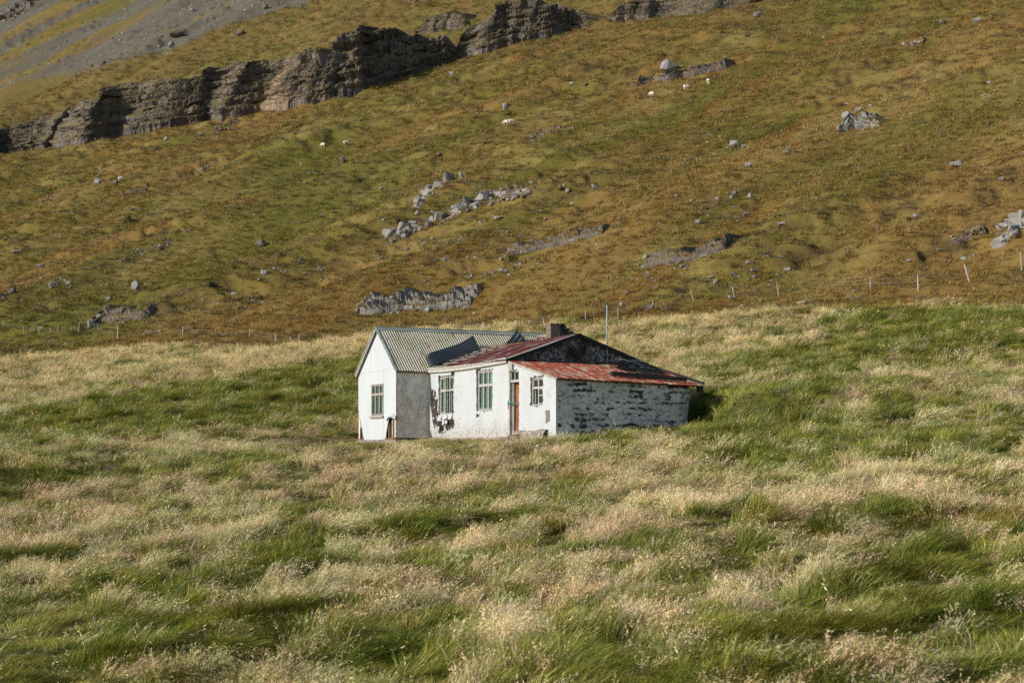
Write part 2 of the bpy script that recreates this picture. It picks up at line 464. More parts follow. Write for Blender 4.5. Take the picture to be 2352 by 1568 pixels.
# flaking right-hand wall: pale paint, tar showing in ragged rows
t = NT('flaking_paint_wall', .9, .2)
v = t.coord(); h = t.coord((1, .72, 1.15)); h2 = t.coord((1, .6, 1.6), (2, 6, 3))
c = t.mix(t.ramp(t.noise(1.1, 6, .7, t.coord((1, .6, 1.1))), .36, .66), (.82, .82, .765), (.48, .475, .445))
c = t.mix(t.math('MULTIPLY', t.ramp(t.noise(9, 9, .85, t.coord((1, .8, 1.1))), .49, .58), .62), c, (.22, .225, .225))
spx = t.n('SeparateXYZ'); t.l(v, spx.inputs[0])
rows = t.n('TexWave', wave_type='BANDS', bands_direction='Z'); rows.inputs['Scale'].default_value = 1.5; rows.inputs['Distortion'].default_value = 3.0; rows.inputs['Detail'].default_value = 3; rows.inputs['Detail Scale'].default_value = .8
t.l(v, rows.inputs['Vector'])
f1 = t.math('ADD', t.noise(3.4, 13, .80, h), t.math('MULTIPLY', rows.outputs['Fac'], .075))
f1 = t.math('ADD', f1, t.math('MULTIPLY', t.math('SUBTRACT', t.noise(.6, 2, .5, t.coord((1, 1, 1), (4, 4, 1))), .5), .35))
c = t.mix(t.ramp(f1, .568, .584), c, (.060, .062, .062))
c = t.mix(t.ramp(t.noise(9.0, 6, .65, h2), .62, .635), c, (.05, .052, .052))
c = t.mix(t.ramp(t.noise(2.3, 2, .4, t.coord((1, 1, 1.2), (9, 3, 7))), .735, .745), c, (.30, .085, .045))
t.col(c); t.bump(t.mix(.5, t.noise(12, 7, .75, v), t.ramp(f1, .64, .69, (1, 1, 1), (0, 0, 0))), .5, .025)
M['flaking'] = t.m

# tarred gable with pale lichen
t = NT('tarred_wall', .9, .2)
v = t.coord()
pm = t.math('MULTIPLY', t.ramp(t.noise(1.0, 4, .6, v), .42, .56), t.ramp(t.noise(9, 8, .85, v), .49, .54))
c = t.mix(t.math('MULTIPLY', pm, .85), t.mix(t.ramp(t.noise(2, 4), .4, .6), (.020, .020, .021), (.042, .036, .033)), (.42, .42, .41))
c = t.mix(t.ramp(t.noise(17, 4, .7, t.coord((1, 1, 1), (5, 5, 5))), .61, .66), c, (.34, .34, .33))
t.col(c); t.bump(t.noise(18, 6, .75, v), .6, .02)
M['tar'] = t.m
M['rubble'] = None
t = NT('rubble_core', .95, .1); v = t.coord()
c = t.mix(t.ramp(t.noise(4, 6, .7, v), .4, .6), (.022, .020, .020), (.10, .078, .062))
c = t.mix(t.ramp(t.noise(5.5, 5, .7, t.coord((1, 1, 1), (4, 2, 9))), .64, .67), c, (.42, .38, .33))
t.col(c); t.bump(t.noise(9, 6, .7, v), 1.0, .06); M['rubble'] = t.m
t = NT('concrete_base', .95, .1); v = t.coord()
c = t.mix(t.ramp(t.noise(3, 7, .75, v), .35, .62), (.40, .35, .31), (.20, .165, .14))
c = t.mix(t.ramp(t.noise(7, 5, .7, t.coord((1, 1, 1), (3, 3, 8))), .56, .62), c, (.50, .47, .44))
t.col(c); t.bump(t.noise(7, 6, .75, v), 1.0, .05); M['base'] = t.m

def corr_mat(name, a, b, patches, axis, rough=.6):
    """patches: (colour, noise scale, lo, hi, amount, stretch along the sheet)"""
    t = NT(name, rough, .35)
    sc = lambda k: tuple(k if i == axis else 1 for i in range(3))
    c = t.mix(t.ramp(t.noise(1.2, 5, .6, t.coord(sc(.3))), .38, .62), a, b)
    for i, (pc, ns, lo, hi, am, st) in enumerate(patches):
        c = t.mix(t.math('MULTIPLY', t.ramp(t.noise(ns, 6, .7, t.coord(sc(st), (i * 3.1, i * 1.7, i * 2.3))), lo, hi), am), c, pc)
    t.col(c); t.bump(t.noise(20, 5, .7), .2, .006)
    return t.m
M['roof_green'] = corr_mat('lichened_zinc_roof', (.58, .52, .40), (.48, .455, .30), [((.32, .34, .16), 1.6, .50, .64, .6, .35), ((.52, .50, .46), 3.5, .5, .6, .5, .3), ((.40, .15, .06), 4.2, .585, .62, .9, .6), ((.10, .085, .07), 7, .62, .68, .6, .3)], 0)
M['roof_red'] = corr_mat('rusty_red_roof', (.29, .058, .026), (.20, .045, .027), [((.40, .37, .27), 6.5, .53, .565, .9, .13), ((.34, .36, .22), 1.3, .58, .66, .7, .12), ((.16, .045, .035), 3.5, .55, .66, .5, .3), ((.42, .15, .06), 6, .6, .66, .5, .3)], 0)
M['roof_maroon'] = corr_mat('maroon_roof', (.165, .042, .034), (.11, .034, .031), [((.42, .43, .38), 3.2, .57, .63, .85, .14), ((.10, .05, .045), 4, .52, .62, .6, .2), ((.30, .10, .06), 5, .6, .66, .5, .3)], 1)
M['sheet_dark'] = corr_mat('dark_roof_sheet', (.115, .128, .135), (.070, .078, .084), [((.11, .125, .135), 2.5, .55, .68, .6, .3)], 0, .45)
M['flashing'] = corr_mat('mint_flashing', (.42, .46, .395), (.30, .33, .28), [((.50, .50, .34), 3, .56, .64, .8, .3), ((.12, .15, .15), 5, .56, .64, .8, .3)], 1)
M['bare'] = plain('bare_cement', (.20, .172, .15), .3, 9)
M['wood_grey'] = plain('weathered_wood', (.42, .40, .37), .4, 9, .85, .2, (1, 1, .35), .5)
M['wood_white'] = plain('flaked_white_wood', (.46, .45, .42), .3, 11, .8, .25, (1, 1, .5), .4)
M['wood_brown'] = plain('brown_wood', (.20, .10, .055), .45, 6, .85, .2, (1, 1, .25), .4)
M['wood_black'] = plain('tarred_timber', (.022, .022, .023), .35, 5, .75, .3, (.3, 1, 1), .4)
M['frame'] = plain('flaked_window_frame', (.44, .43, .41), .35, 14, .75, .25, (1, 1, .6), .3)
M['frame_brown'] = plain('worn_window_frame', (.36, .32, .285), .35, 14, .75, .25, (1, 1, .6), .3)
M['curtain'] = plain('green_curtain', (.20, .275, .248), .3, 5, .9, .1, (6, 6, .5), .2)
M['curtain_pale'] = plain('pale_curtain', (.45, .55, .40), .25, 6, .9, .1, (6, 6, .5), .2)
M['dark'] = plain('dark_interior', (.02, .018, .016), .3, 3)  # near-black; on the attic floor this colour stands in for shade
M['metal'] = plain('grey_pipe', (.33, .39, .40), .2, 8, .4, .5)
M['rubber'] = plain('rubber', (.018, .019, .02), .2, 8, .7, .3)
M['rope'] = plain('teal_rope', (.03, .25, .24), .25, 30, .8, .2)
M['wool'] = plain('wool', (.80, .73, .60), .12, 6, .95, .1)
M['hoof'] = plain('dark_leg', (.30, .25, .19), .2, 6)
M['wire'] = plain('fence_wire', (.28, .28, .27), .1, 5, .5, .5)
M['post'] = plain('bleached_post', (.50, .49, .46), .25, 5, .85, .2, (1, 1, .3), .3)
M['post_dark'] = plain('dark_post', (.11, .085, .065), .25, 5, .85, .2)
t = NT('door_wood', .75, .3); v = t.coord((1, 1, .35))
c = t.mix(t.ramp(t.noise(3.5, 6, .65, v), .35, .65), (.33, .145, .052), (.21, .09, .036))
c = t.mix(t.ramp(t.noise(2.0, 5, .7, t.coord((1, 1, .8), (3, 1, 5))), .56, .66), c, (.085, .05, .03))
t.col(c); t.bump(t.noise(10, 5, .7, v), .3, .01); M['door'] = t.m
t = NT('brick_stack', .95, .1); v = t.coord()
c = t.mix(t.ramp(t.noise(6, 6, .75, v), .38, .62), (.30, .23, .175), (.13, .105, .085))
t.col(c); t.bump(t.noise(14, 6, .7, v), .9, .04); M['chimney'] = t.m
# window glass
m = bpy.data.materials.new('window_glass'); m.use_nodes = True; nt = m.node_tree
for nd in list(nt.nodes):
    if nd.type != 'OUTPUT_MATERIAL': nt.nodes.remove(nd)
tr = nt.nodes.new('ShaderNodeBsdfTransparent'); tr.inputs[0].default_value = (.80, .88, .85, 1)
gl = nt.nodes.new('ShaderNodeBsdfGlossy'); gl.inputs['Roughness'].default_value = .04; gl.inputs[0].default_value = (.9, .95, .95, 1)
mx = nt.nodes.new('ShaderNodeMixShader'); mx.inputs[0].default_value = .07
nt.links.new(tr.outputs[0], mx.inputs[1]); nt.links.new(gl.outputs[0], mx.inputs[2])
nt.links.new(mx.outputs[0], nt.nodes['Material Output'].inputs[0]); M['glass'] = m

# ------------------------------------------------------------------ the ground: meadow and hillside
def ground_sheet(name, alphas, g0, g1, rows):
    A = np.asarray(alphas)
    fy = foot_y(A)
    s = np.linspace(0, 1, rows)[:, None]
    Y = g0(fy)[None] * (g1(fy) / g0(fy))[None] ** s
    X = A[None] * Y
    Z = height(X, Y)
    C = ground_col(X.reshape(-1), Y.reshape(-1)).reshape(rows, len(A), 3)
    return grid_mesh(name, np.stack([X, Y, Z], -1), M['turf'], True, None, {'col': C})
ALf = np.concatenate([np.linspace(-.52, -.34, 24)[:-1], np.linspace(-.34, .34, 640), np.linspace(.34, .62, 30)[1:]])
mead = ground_sheet('meadow', ALf[::2], lambda f: f * 0 + 1.5, lambda f: f, 330)
tag(mead, kind='structure')
hillo = ground_sheet('hillside', ALf, lambda f: f, lambda f: f * 0 + 2400, 700)
tag(hillo, kind='structure')

# ------------------------------------------------------------------ cliffs in the hillside
K = 2352.0 / 3840.0
def el_tan(px, py):
    d = ray_dir(px, py); return d[2] / d[1], d[0] / d[1]
def ledge_grid(bx, by, tx, ty, layers, seed, step, rows, depth, wob=11.0, taper=14, emin=.2):
    """a stepped rock face standing out of the slope; survey lines of its foot and of its top edge"""
    xs = np.arange(max(bx[0], tx[0]), min(bx[-1], tx[-1]), step)
    pts = [ground_at(x, float(np.interp(x, bx, by))) for x in xs]
    B = np.array([p[0] for p in pts]); n = len(xs)
    s_m = np.concatenate([[0], np.cumsum(np.clip(np.linalg.norm(np.diff(B[:, :2], axis=0), axis=1), 0, 3))])
    for kw in ((21, 11, 5) if n > 150 else (5,)):
        h_ = kw // 2
        for k in range(3):
            B[:, k] = np.convolve(np.pad(B[:, k], h_, mode='edge'), np.ones(kw) / kw, 'valid')
    tg = np.gradient(B[:, :2], axis=0)
    kw = min(41, 2 * (n // 4) + 1); tg = np.stack([np.convolve(np.pad(tg[:, k], kw // 2, mode='edge'), np.ones(kw) / kw, 'valid') for k in range(2)], 1)
    nx_ = -tg[:, 1]; ny_ = tg[:, 0]; ln = np.hypot(nx_, ny_) + 1e-9
    nx_ = nx_ / ln + NX; ny_ = ny_ / ln + NY; ln = np.hypot(nx_, ny_) + 1e-9; nx_ /= ln; ny_ /= ln     # into the slope, square to the face
    yb = np.interp(xs, bx, by); yt = np.interp(xs, tx, ty)
    H = np.maximum((yb - yt) / 4000.0 * B[:, 1], .3)
    a = float(np.clip(np.percentile(H, 70) / 22.0, .05, 1.0))         # everything scales with the height of the face
    al = max(a, .17)                                                  # but cracks stay wider than a hand
    u_ = s_m / al
    yt = yt + ((fbm(u_ / 9, u_ * 0, 3, seed) - .5) + .7 * (fbm(u_ / 2.5, u_ * 0, 3, seed + 9) - .5)) * wob
    H = np.maximum((yb - yt) / 4000.0 * B[:, 1], .3)
    ends = sstep(0, taper, np.arange(n)) * sstep(0, taper, np.arange(n)[::-1])
    H = H * 1.14 * (emin + (1 - emin) * ends)
    v = np.linspace(0, 1, rows)
    P = np.zeros((rows + 8, n, 3))
    lay = np.sort(np.concatenate([[0], (np.arange(1, layers) + RNG.uniform(-.3, .3, max(layers - 1, 0))) / layers, [1]]))
    for i, vv in enumerate(v):
        vw = np.clip(vv + (fbm(u_ / 26, u_ * 0 + 3, 3, seed + 1) - .5) * .20 * (1 - abs(2 * vv - 1)), 0, .9999)
        k = np.clip(np.searchsorted(lay, vw, side='right') - 1, 0, layers - 1)
        f = (vw - lay[k]) / (lay[k + 1] - lay[k])
        ledge = .56 + .30 * sstep(.3, .7, fbm(u_ / 12 + k * 3.3, u_ * 0, 2, seed + 11))
        rec = (k + sstep(0, 1, np.clip((f - ledge) / (1.001 - ledge), 0, 1))) / layers
        r = rec * H * depth + .14 * H * vv
        z = H * vv / al
        kk = k.astype(float)
        col = (fbm(u_ / 7.0 + kk * 1.7, z / 12, 4, seed + 2) - .5) * 6.0 + (fbm(u_ / 2.2 + kk * 2.1, z / 6, 4, seed + 3) - .5) * 2.8
        crack = np.clip(.24 - np.abs(fbm(u_ / 3.4 + kk * 2.3 + z * .02, z / 16, 3, seed + 4) - .5) * 5, 0, 1) * 2.8
        crack = crack + np.clip(.12 - np.abs(fbm(u_ / 1.5, z / 9 + kk, 2, seed + 14) - .5) * 3, 0, 1) * 2.4
        rough = (fbm(u_ / .9, z / .8, 3, seed + 5) - .5) * 1.5
        und = np.clip(.16 - f, 0, 1) * 6 * (fbm(u_ / 9 + kk, z * 0, 2, seed + 8) > .55)
        zs_ = z + (fbm(u_ / 45, u_ * 0, 2, seed + 21) - .5) * 7
        strata = (vnoise(zs_ / 2.4, u_ / 70, seed + 22) - .5) * 2.4 + (vnoise(zs_ / 1.0, u_ / 30, seed + 23) - .5) * 1.2
        r = r + a * (.8 * col + crack + rough + strata + und - 2.6 * ends - .6)
        P[i, :, 0] = B[:, 0] + nx_ * r; P[i, :, 1] = B[:, 1] + ny_ * r
        P[i, :, 2] = B[:, 2] + H * vv + a * ((fbm(u_ / 4, u_ * 0 + kk, 2, seed + 6) - .5) * .8 - (5.0 if i == 0 else (1.8 if i == 1 else 0)))
    for j in range(8):
        q = (j + 1) / 8
        P[rows + j] = P[rows - 1]
        P[rows + j, :, 0] += nx_ * H * 2.6 * q; P[rows + j, :, 1] += ny_ * H * 2.6 * q
        P[rows + j, :, 2] += .16 * H * q + a * (fbm(u_ / 3, u_ * 0 + q * 4, 3, seed + 7) - .5) * 1.2 * (q < .95)
    return P
def cliff(name, bottom, top, layers, seed, step=1.0, rows=96, depth=.40, emin=.04):
    bx, by = np.array(bottom, float).T * K; tx, ty = np.array(top, float).T * K
    o = grid_mesh(name, ledge_grid(bx, by + 2, tx, ty, layers, seed, step, rows, depth, 12.0, 34, emin), M['cliff'], False)
    tag(o, kind='structure')
    return o
cliff('cliff', [(-90, 588), (0, 573), (300, 535), (600, 478), (900, 425), (1190, 372)],
      [(-90, 500), (0, 484), (109, 435), (218, 414), (305, 370), (360, 345), (452, 310), (544, 297), (680, 300), (691, 283), (816, 250), (980, 223), (1088, 190), (1150, 180), (1190, 190)], 5, 101, emin=.45)
cliff('cliff', [(1145, 392), (1300, 350), (1500, 292), (1720, 222)],
      [(1145, 250), (1190, 190), (1235, 140), (1272, 118), (1316, 121), (1367, 101), (1490, 104), (1558, 138), (1622, 142), (1670, 135), (1720, 130)], 5, 131, emin=.45)
cliff('cliff', [(1545, 128), (1620, 118), (1770, 92)], [(1545, 112), (1575, 80), (1606, 60), (1700, 50), (1745, 58), (1770, 80)], 2, 151)
cliff('cliff', [(1690, 229), (1850, 182), (2000, 145), (2215, 95)],
      [(1690, 150), (1750, 90), (1802, 49), (1824, 16), (1860, 4), (2000, 2), (2100, 20), (2172, 52), (2215, 80)], 5, 161, emin=.25)
cliff('cliff', [(2250, 84), (2440, 66), (2712, 33), (2850, 2)],
      [(2250, 72), (2300, 40), (2330, 12), (2400, 2), (2560, -4), (2712, -6), (2800, -14), (2850, -20)], 3, 191)

# ------------------------------------------------------------------ rocks
def rock_data(name, seed, mat, sx=1, sy=1, sz=1, n=16, blocky=.5):
    """an angular block: hull of scattered points, base at z = 0"""
    r = np.random.default_rng(seed)
    p = r.normal(size=(n, 3)); p /= np.linalg.norm(p, axis=1)[:, None]
    q = np.sign(p) * np.abs(p) ** (1 - blocky * .75)
    q *= r.uniform(.78, 1.0, (n, 1)); q = q * np.array([sx, sy, sz]) * .5
    q[:, 2] -= q[:, 2].min()
    bm = bmesh.new()
    for c in q: bm.verts.new(c)
    res = bmesh.ops.convex_hull(bm, input=bm.verts[:])
    bmesh.ops.delete(bm, geom=[g for g in res['geom_interior'] if isinstance(g, bmesh.types.BMVert)], context='VERTS')
    bmesh.ops.recalc_face_normals(bm, faces=bm.faces[:])
    me = bpy.data.meshes.new(name); bm.to_mesh(me); bm.free(); me.materials.append(mat)
    return me
M['u_rock_pale'] = rock_mat('pale_crag_rock', (.37, .36, .335), (.18, .174, .162), (.26, .185, .135), .45, 5.0, (.44, .44, .42), .6)
M['u_rock_brown'] = rock_mat('brown_crag_rock', (.20, .172, .15), (.085, .075, .07), (.22, .13, .085), .6, 5.0, (.38, .37, .35), .5)
M['u_rock_red'] = rock_mat('red_crag_rock', (.25, .155, .115), (.11, .08, .065), (.33, .11, .05), .6, 5.0, (.34, .32, .30), .35)
ROCKS = {k: [rock_data('rock_block', 300 + i + 50 * j, M['u_' + k], 1, .8, .7 + .25 * (i % 3), 13, .45 + .15 * (i % 4)) for i in range(9)] for j, k in enumerate(('rock_pale', 'rock_brown', 'rock_red'))}

for k, a_ in (('rock_pale', ((.34, .332, .312), (.19, .184, .172), (.22, .155, .115), .45, 2.2, (.45, .45, .43), .6)), ('rock_brown', ((.19, .165, .142), (.085, .075, .068), (.21, .135, .09), .6, 2.2, (.38, .37, .35), .5)), ('rock_red', ((.25, .155, .115), (.11, .08, .065), (.33, .11, .05), .6, 2.2, (.34, .32, .30), .35))):
    M['bed_' + k] = rock_mat('bedrock_' + k[5:], *a_, turf=True)
def outcrop(path, thick, count, kind, label, big=1.0, tall=1.0, mixk=None, seed=0):
    """rocks breaking through the turf along a line of the slope (2352-wide picture units for the survey)"""
    r = np.random.default_rng(seed + 900)
    px = np.array(path, float)
    seg = np.concatenate([[0], np.cumsum(np.linalg.norm(np.diff(px, axis=0), axis=1))])
    mid, _ = ground_at(*px[len(px) // 2])
    root = empty('rock_outcrop', mid)
    tag(root, label, 'rock outcrop', 'rock outcrops on the hillside')
    ledgy = thick >= 22 and abs(px[-1, 1] - px[0, 1]) < .25 * (px[-1, 0] - px[0, 0])
    if ledgy:
        for q_, (o0, o1, sd_) in enumerate(((.45, -.20, 0), (.02, -.50, 5)) if thick > 30 else ((.40, -.42, 0),)):
            sh = (px[-1, 0] - px[0, 0]) * (.06 if q_ else 0)
            jx = (fbm(px[:, 0] / 17, px[:, 0] * 0 + q_, 2, seed + 33) - .5) * thick * .3
            P = ledge_grid(px[:, 0] + sh, px[:, 1] + thick * o0 + jx, px[:, 0] + sh, px[:, 1] + thick * o1 + jx, 2, 1200 + seed * 31 + sd_, .9, 26, .75, thick * .9, 16, .03)
            grid_mesh('bedrock', P - np.array(mid), M['bed_' + kind], False, root)
    count = int(count * (1.8 if ledgy else 3.6))
    for i in range(count):
        a = (i + r.uniform(.1, .9)) / count * seg[-1]
        x = np.interp(a, seg, px[:, 0]); y = np.interp(a, seg, px[:, 1])
        off = r.uniform(-.5, .5) * thick * .75
        y += off
        p, d = ground_at(x, y + thick * .12)
        size = thick * r.uniform(.28, .78) * (1.15 - abs(off) / thick) * big * (.62 if ledgy else .85)
        if r.uniform() < .25: size *= .55
        m = size * d / 4000.0
        k = mixk if (mixk and r.uniform() < .35) else kind
        o = bpy.data.objects.new('rock', ROCKS[k][int(r.integers(9))])
        o.location = p - mid + Vector((0, 0, -m * .38))
        o.rotation_euler = (r.uniform(-.22, .22), r.uniform(-.22, .22), -.67 + r.normal() * .35 + (1.571 if r.uniform() < .3 else 0))
        o.scale = (m * r.uniform(1.0, 1.9), m * r.uniform(.8, 1.3), m * r.uniform(.5, .95) * tall)
        link(o, root)
    return root
OUT = [
    ([(880, 545), (960, 512), (1030, 488), (1100, 458), (1160, 438), (1228, 432)], 40, 52, 'rock_pale', 'long pale grey rock outcrop running up the slope, largest in the middle of the hillside', 1.0, 1.1, 'rock_brown'),
    ([(955, 478), (968, 455), (985, 432), (1035, 412)], 36, 12, 'rock_pale', 'short pale crag just above the long grey outcrop', 1.1, 1.4, None),
    ([(818, 700), (870, 703), (940, 695), (1000, 692), (1085, 682)], 44, 40, 'rock_pale', 'low grey crag of broken blocks directly above the green roof', .95, 1.3, 'rock_brown'),
    ([(1160, 575), (1220, 565), (1290, 550), (1388, 525)], 26, 26, 'rock_brown', 'dark brown ledge with turf hanging over it, middle of the slope', 1.0, 1.4, 'rock_pale'),
    ([(1470, 607), (1530, 597), (1600, 578), (1672, 560)], 30, 22, 'rock_brown', 'grey brown blocks at the foot of the slope above the pole', 1.0, 1.0, 'rock_pale'),
    ([(2288, 535), (2330, 520), (2375, 505)], 66, 12, 'rock_pale', 'big grey rock cut by the right edge of the picture', .95, 1.2, None),
    ([(2180, 548), (2215, 545), (2270, 532)], 24, 10, 'rock_brown', 'small rocks left of the big rock at the right edge', 1.0, .9, 'rock_pale'),
    ([(1918, 290), (1965, 280), (2024, 272)], 34, 10, 'rock_pale', 'pale flat topped rock high on the right of the slope', 1.0, 1.0, 'rock_red'),
    ([(2040, 118), (2075, 103), (2120, 88)], 30, 9, 'rock_pale', 'slanting grey rock slab near the upper right corner', 1.0, .9, 'rock_red'),
    ([(1458, 190), (1505, 180), (1560, 168), (1610, 158), (1672, 150)], 24, 24, 'rock_brown', 'dark rock ledge under the lone square boulder', 1.0, 1.5, 'rock_pale'),
    ([(200, 745), (225, 728), (265, 722), (345, 716)], 30, 22, 'rock_brown', 'brown rubble bank above the fence with two white rocks at its left', .9, 1.0, 'rock_red'),
    ([(112, 657), (140, 640), (165, 648)], 20, 11, 'rock_pale', 'cluster of pale stones low on the left of the slope', 1.0, 1.0, 'rock_brown'),
    ([(205, 612), (240, 600), (285, 598)], 20, 22, 'rock_brown', 'patch of flat grey rubble on the left of the slope', .75, .6, 'rock_pale'),
    ([(303, 583), (345, 572), (398, 553)], 18, 16, 'rock_pale', 'row of grey stones climbing to the right, left part of the slope', 1.0, 1.0, 'rock_brown'),
    ([(420, 530), (445, 522), (475, 512)], 16, 9, 'rock_red', 'reddish broken stones above the row of grey stones', 1.0, .7, 'rock_pale'),
    ([(-8, 678), (14, 672), (36, 662)], 26, 9, 'rock_brown', 'dark rocks at the left edge above the fence', 1.0, 1.1, None),
    ([(1215, 318), (1265, 298), (1325, 280)], 22, 16, 'rock_brown', 'brown grey ledge below the pair of sheep, to their right', 1.0, .9, 'rock_pale'),
    ([(1000, 352), (1055, 328), (1095, 326), (1160, 322)], 18, 16, 'rock_red', 'red brown broken rocks below the pair of sheep', .9, .8, 'rock_brown'),
    ([(282, 447), (305, 436), (340, 430)], 24, 10, 'rock_brown', 'dark mossy hollow with rocks below a sheep on the left', .9, 1.0, None),
    ([(75, 466), (110, 462), (155, 453), (195, 445)], 16, 14, 'rock_brown', 'thin brown ledge left of the dark mossy hollow', 1.0, 1.0, 'rock_pale'),
    ([(-5, 545), (20, 546), (46, 548)], 16, 9, 'rock_brown', 'low dark bank with flat stones at the left edge', 1.0, .8, 'rock_pale'),
    ([(495, 298), (520, 288), (548, 275)], 26, 11, 'rock_brown', 'brown rocky scar just below the cliff band', 1.0, .9, 'rock_red'),
    ([(1585, 318), (1612, 312), (1645, 306)], 14, 9, 'rock_brown', 'small dark bank right of centre, far below the square boulder', 1.0, .9, None),
    ([(705, 398), (735, 394), (770, 406)], 14, 11, 'rock_brown', 'loose brown stones left of a small dark hollow', .9, .8, 'rock_pale'),
    ([(440, 402), (462, 392), (482, 384)], 18, 10, 'rock_pale', 'grey stones below the brown scar, left part of the slope', .9, .9, 'rock_brown'),
    ([(370, 420), (395, 412), (420, 398)], 11, 10, 'rock_brown', 'small broken stones right of the dark mossy hollow', 1.0, .8, 'rock_pale'),
    ([(700, 700), (735, 690), (770, 676)], 10, 8, 'rock_brown', 'bare brown bank with stones left of the low grey crag', 1.0, .8, 'rock_red'),
    ([(560, 700), (590, 690), (620, 678)], 12, 10, 'rock_brown', 'small stony bank above the fence, left of the green roof', 1.0, .8, 'rock_red'),
    ([(6, 36), (30, 25), (58, 10), (75, -6)], 40, 16, 'rock_brown', 'dark crag in the upper left corner above the scree', 1.0, 1.2, None),
    ([(930, 4), (960, 2), (1000, -4)], 16, 8, 'rock_brown', 'rocks at the top edge above the cliff band', 1.0, 1.1, None),
]
for i, (path, th_, cnt, kd, lab, big, tall, mk) in enumerate(OUT):
    outcrop(path, th_, cnt, kd, lab, big, tall, mk, i)

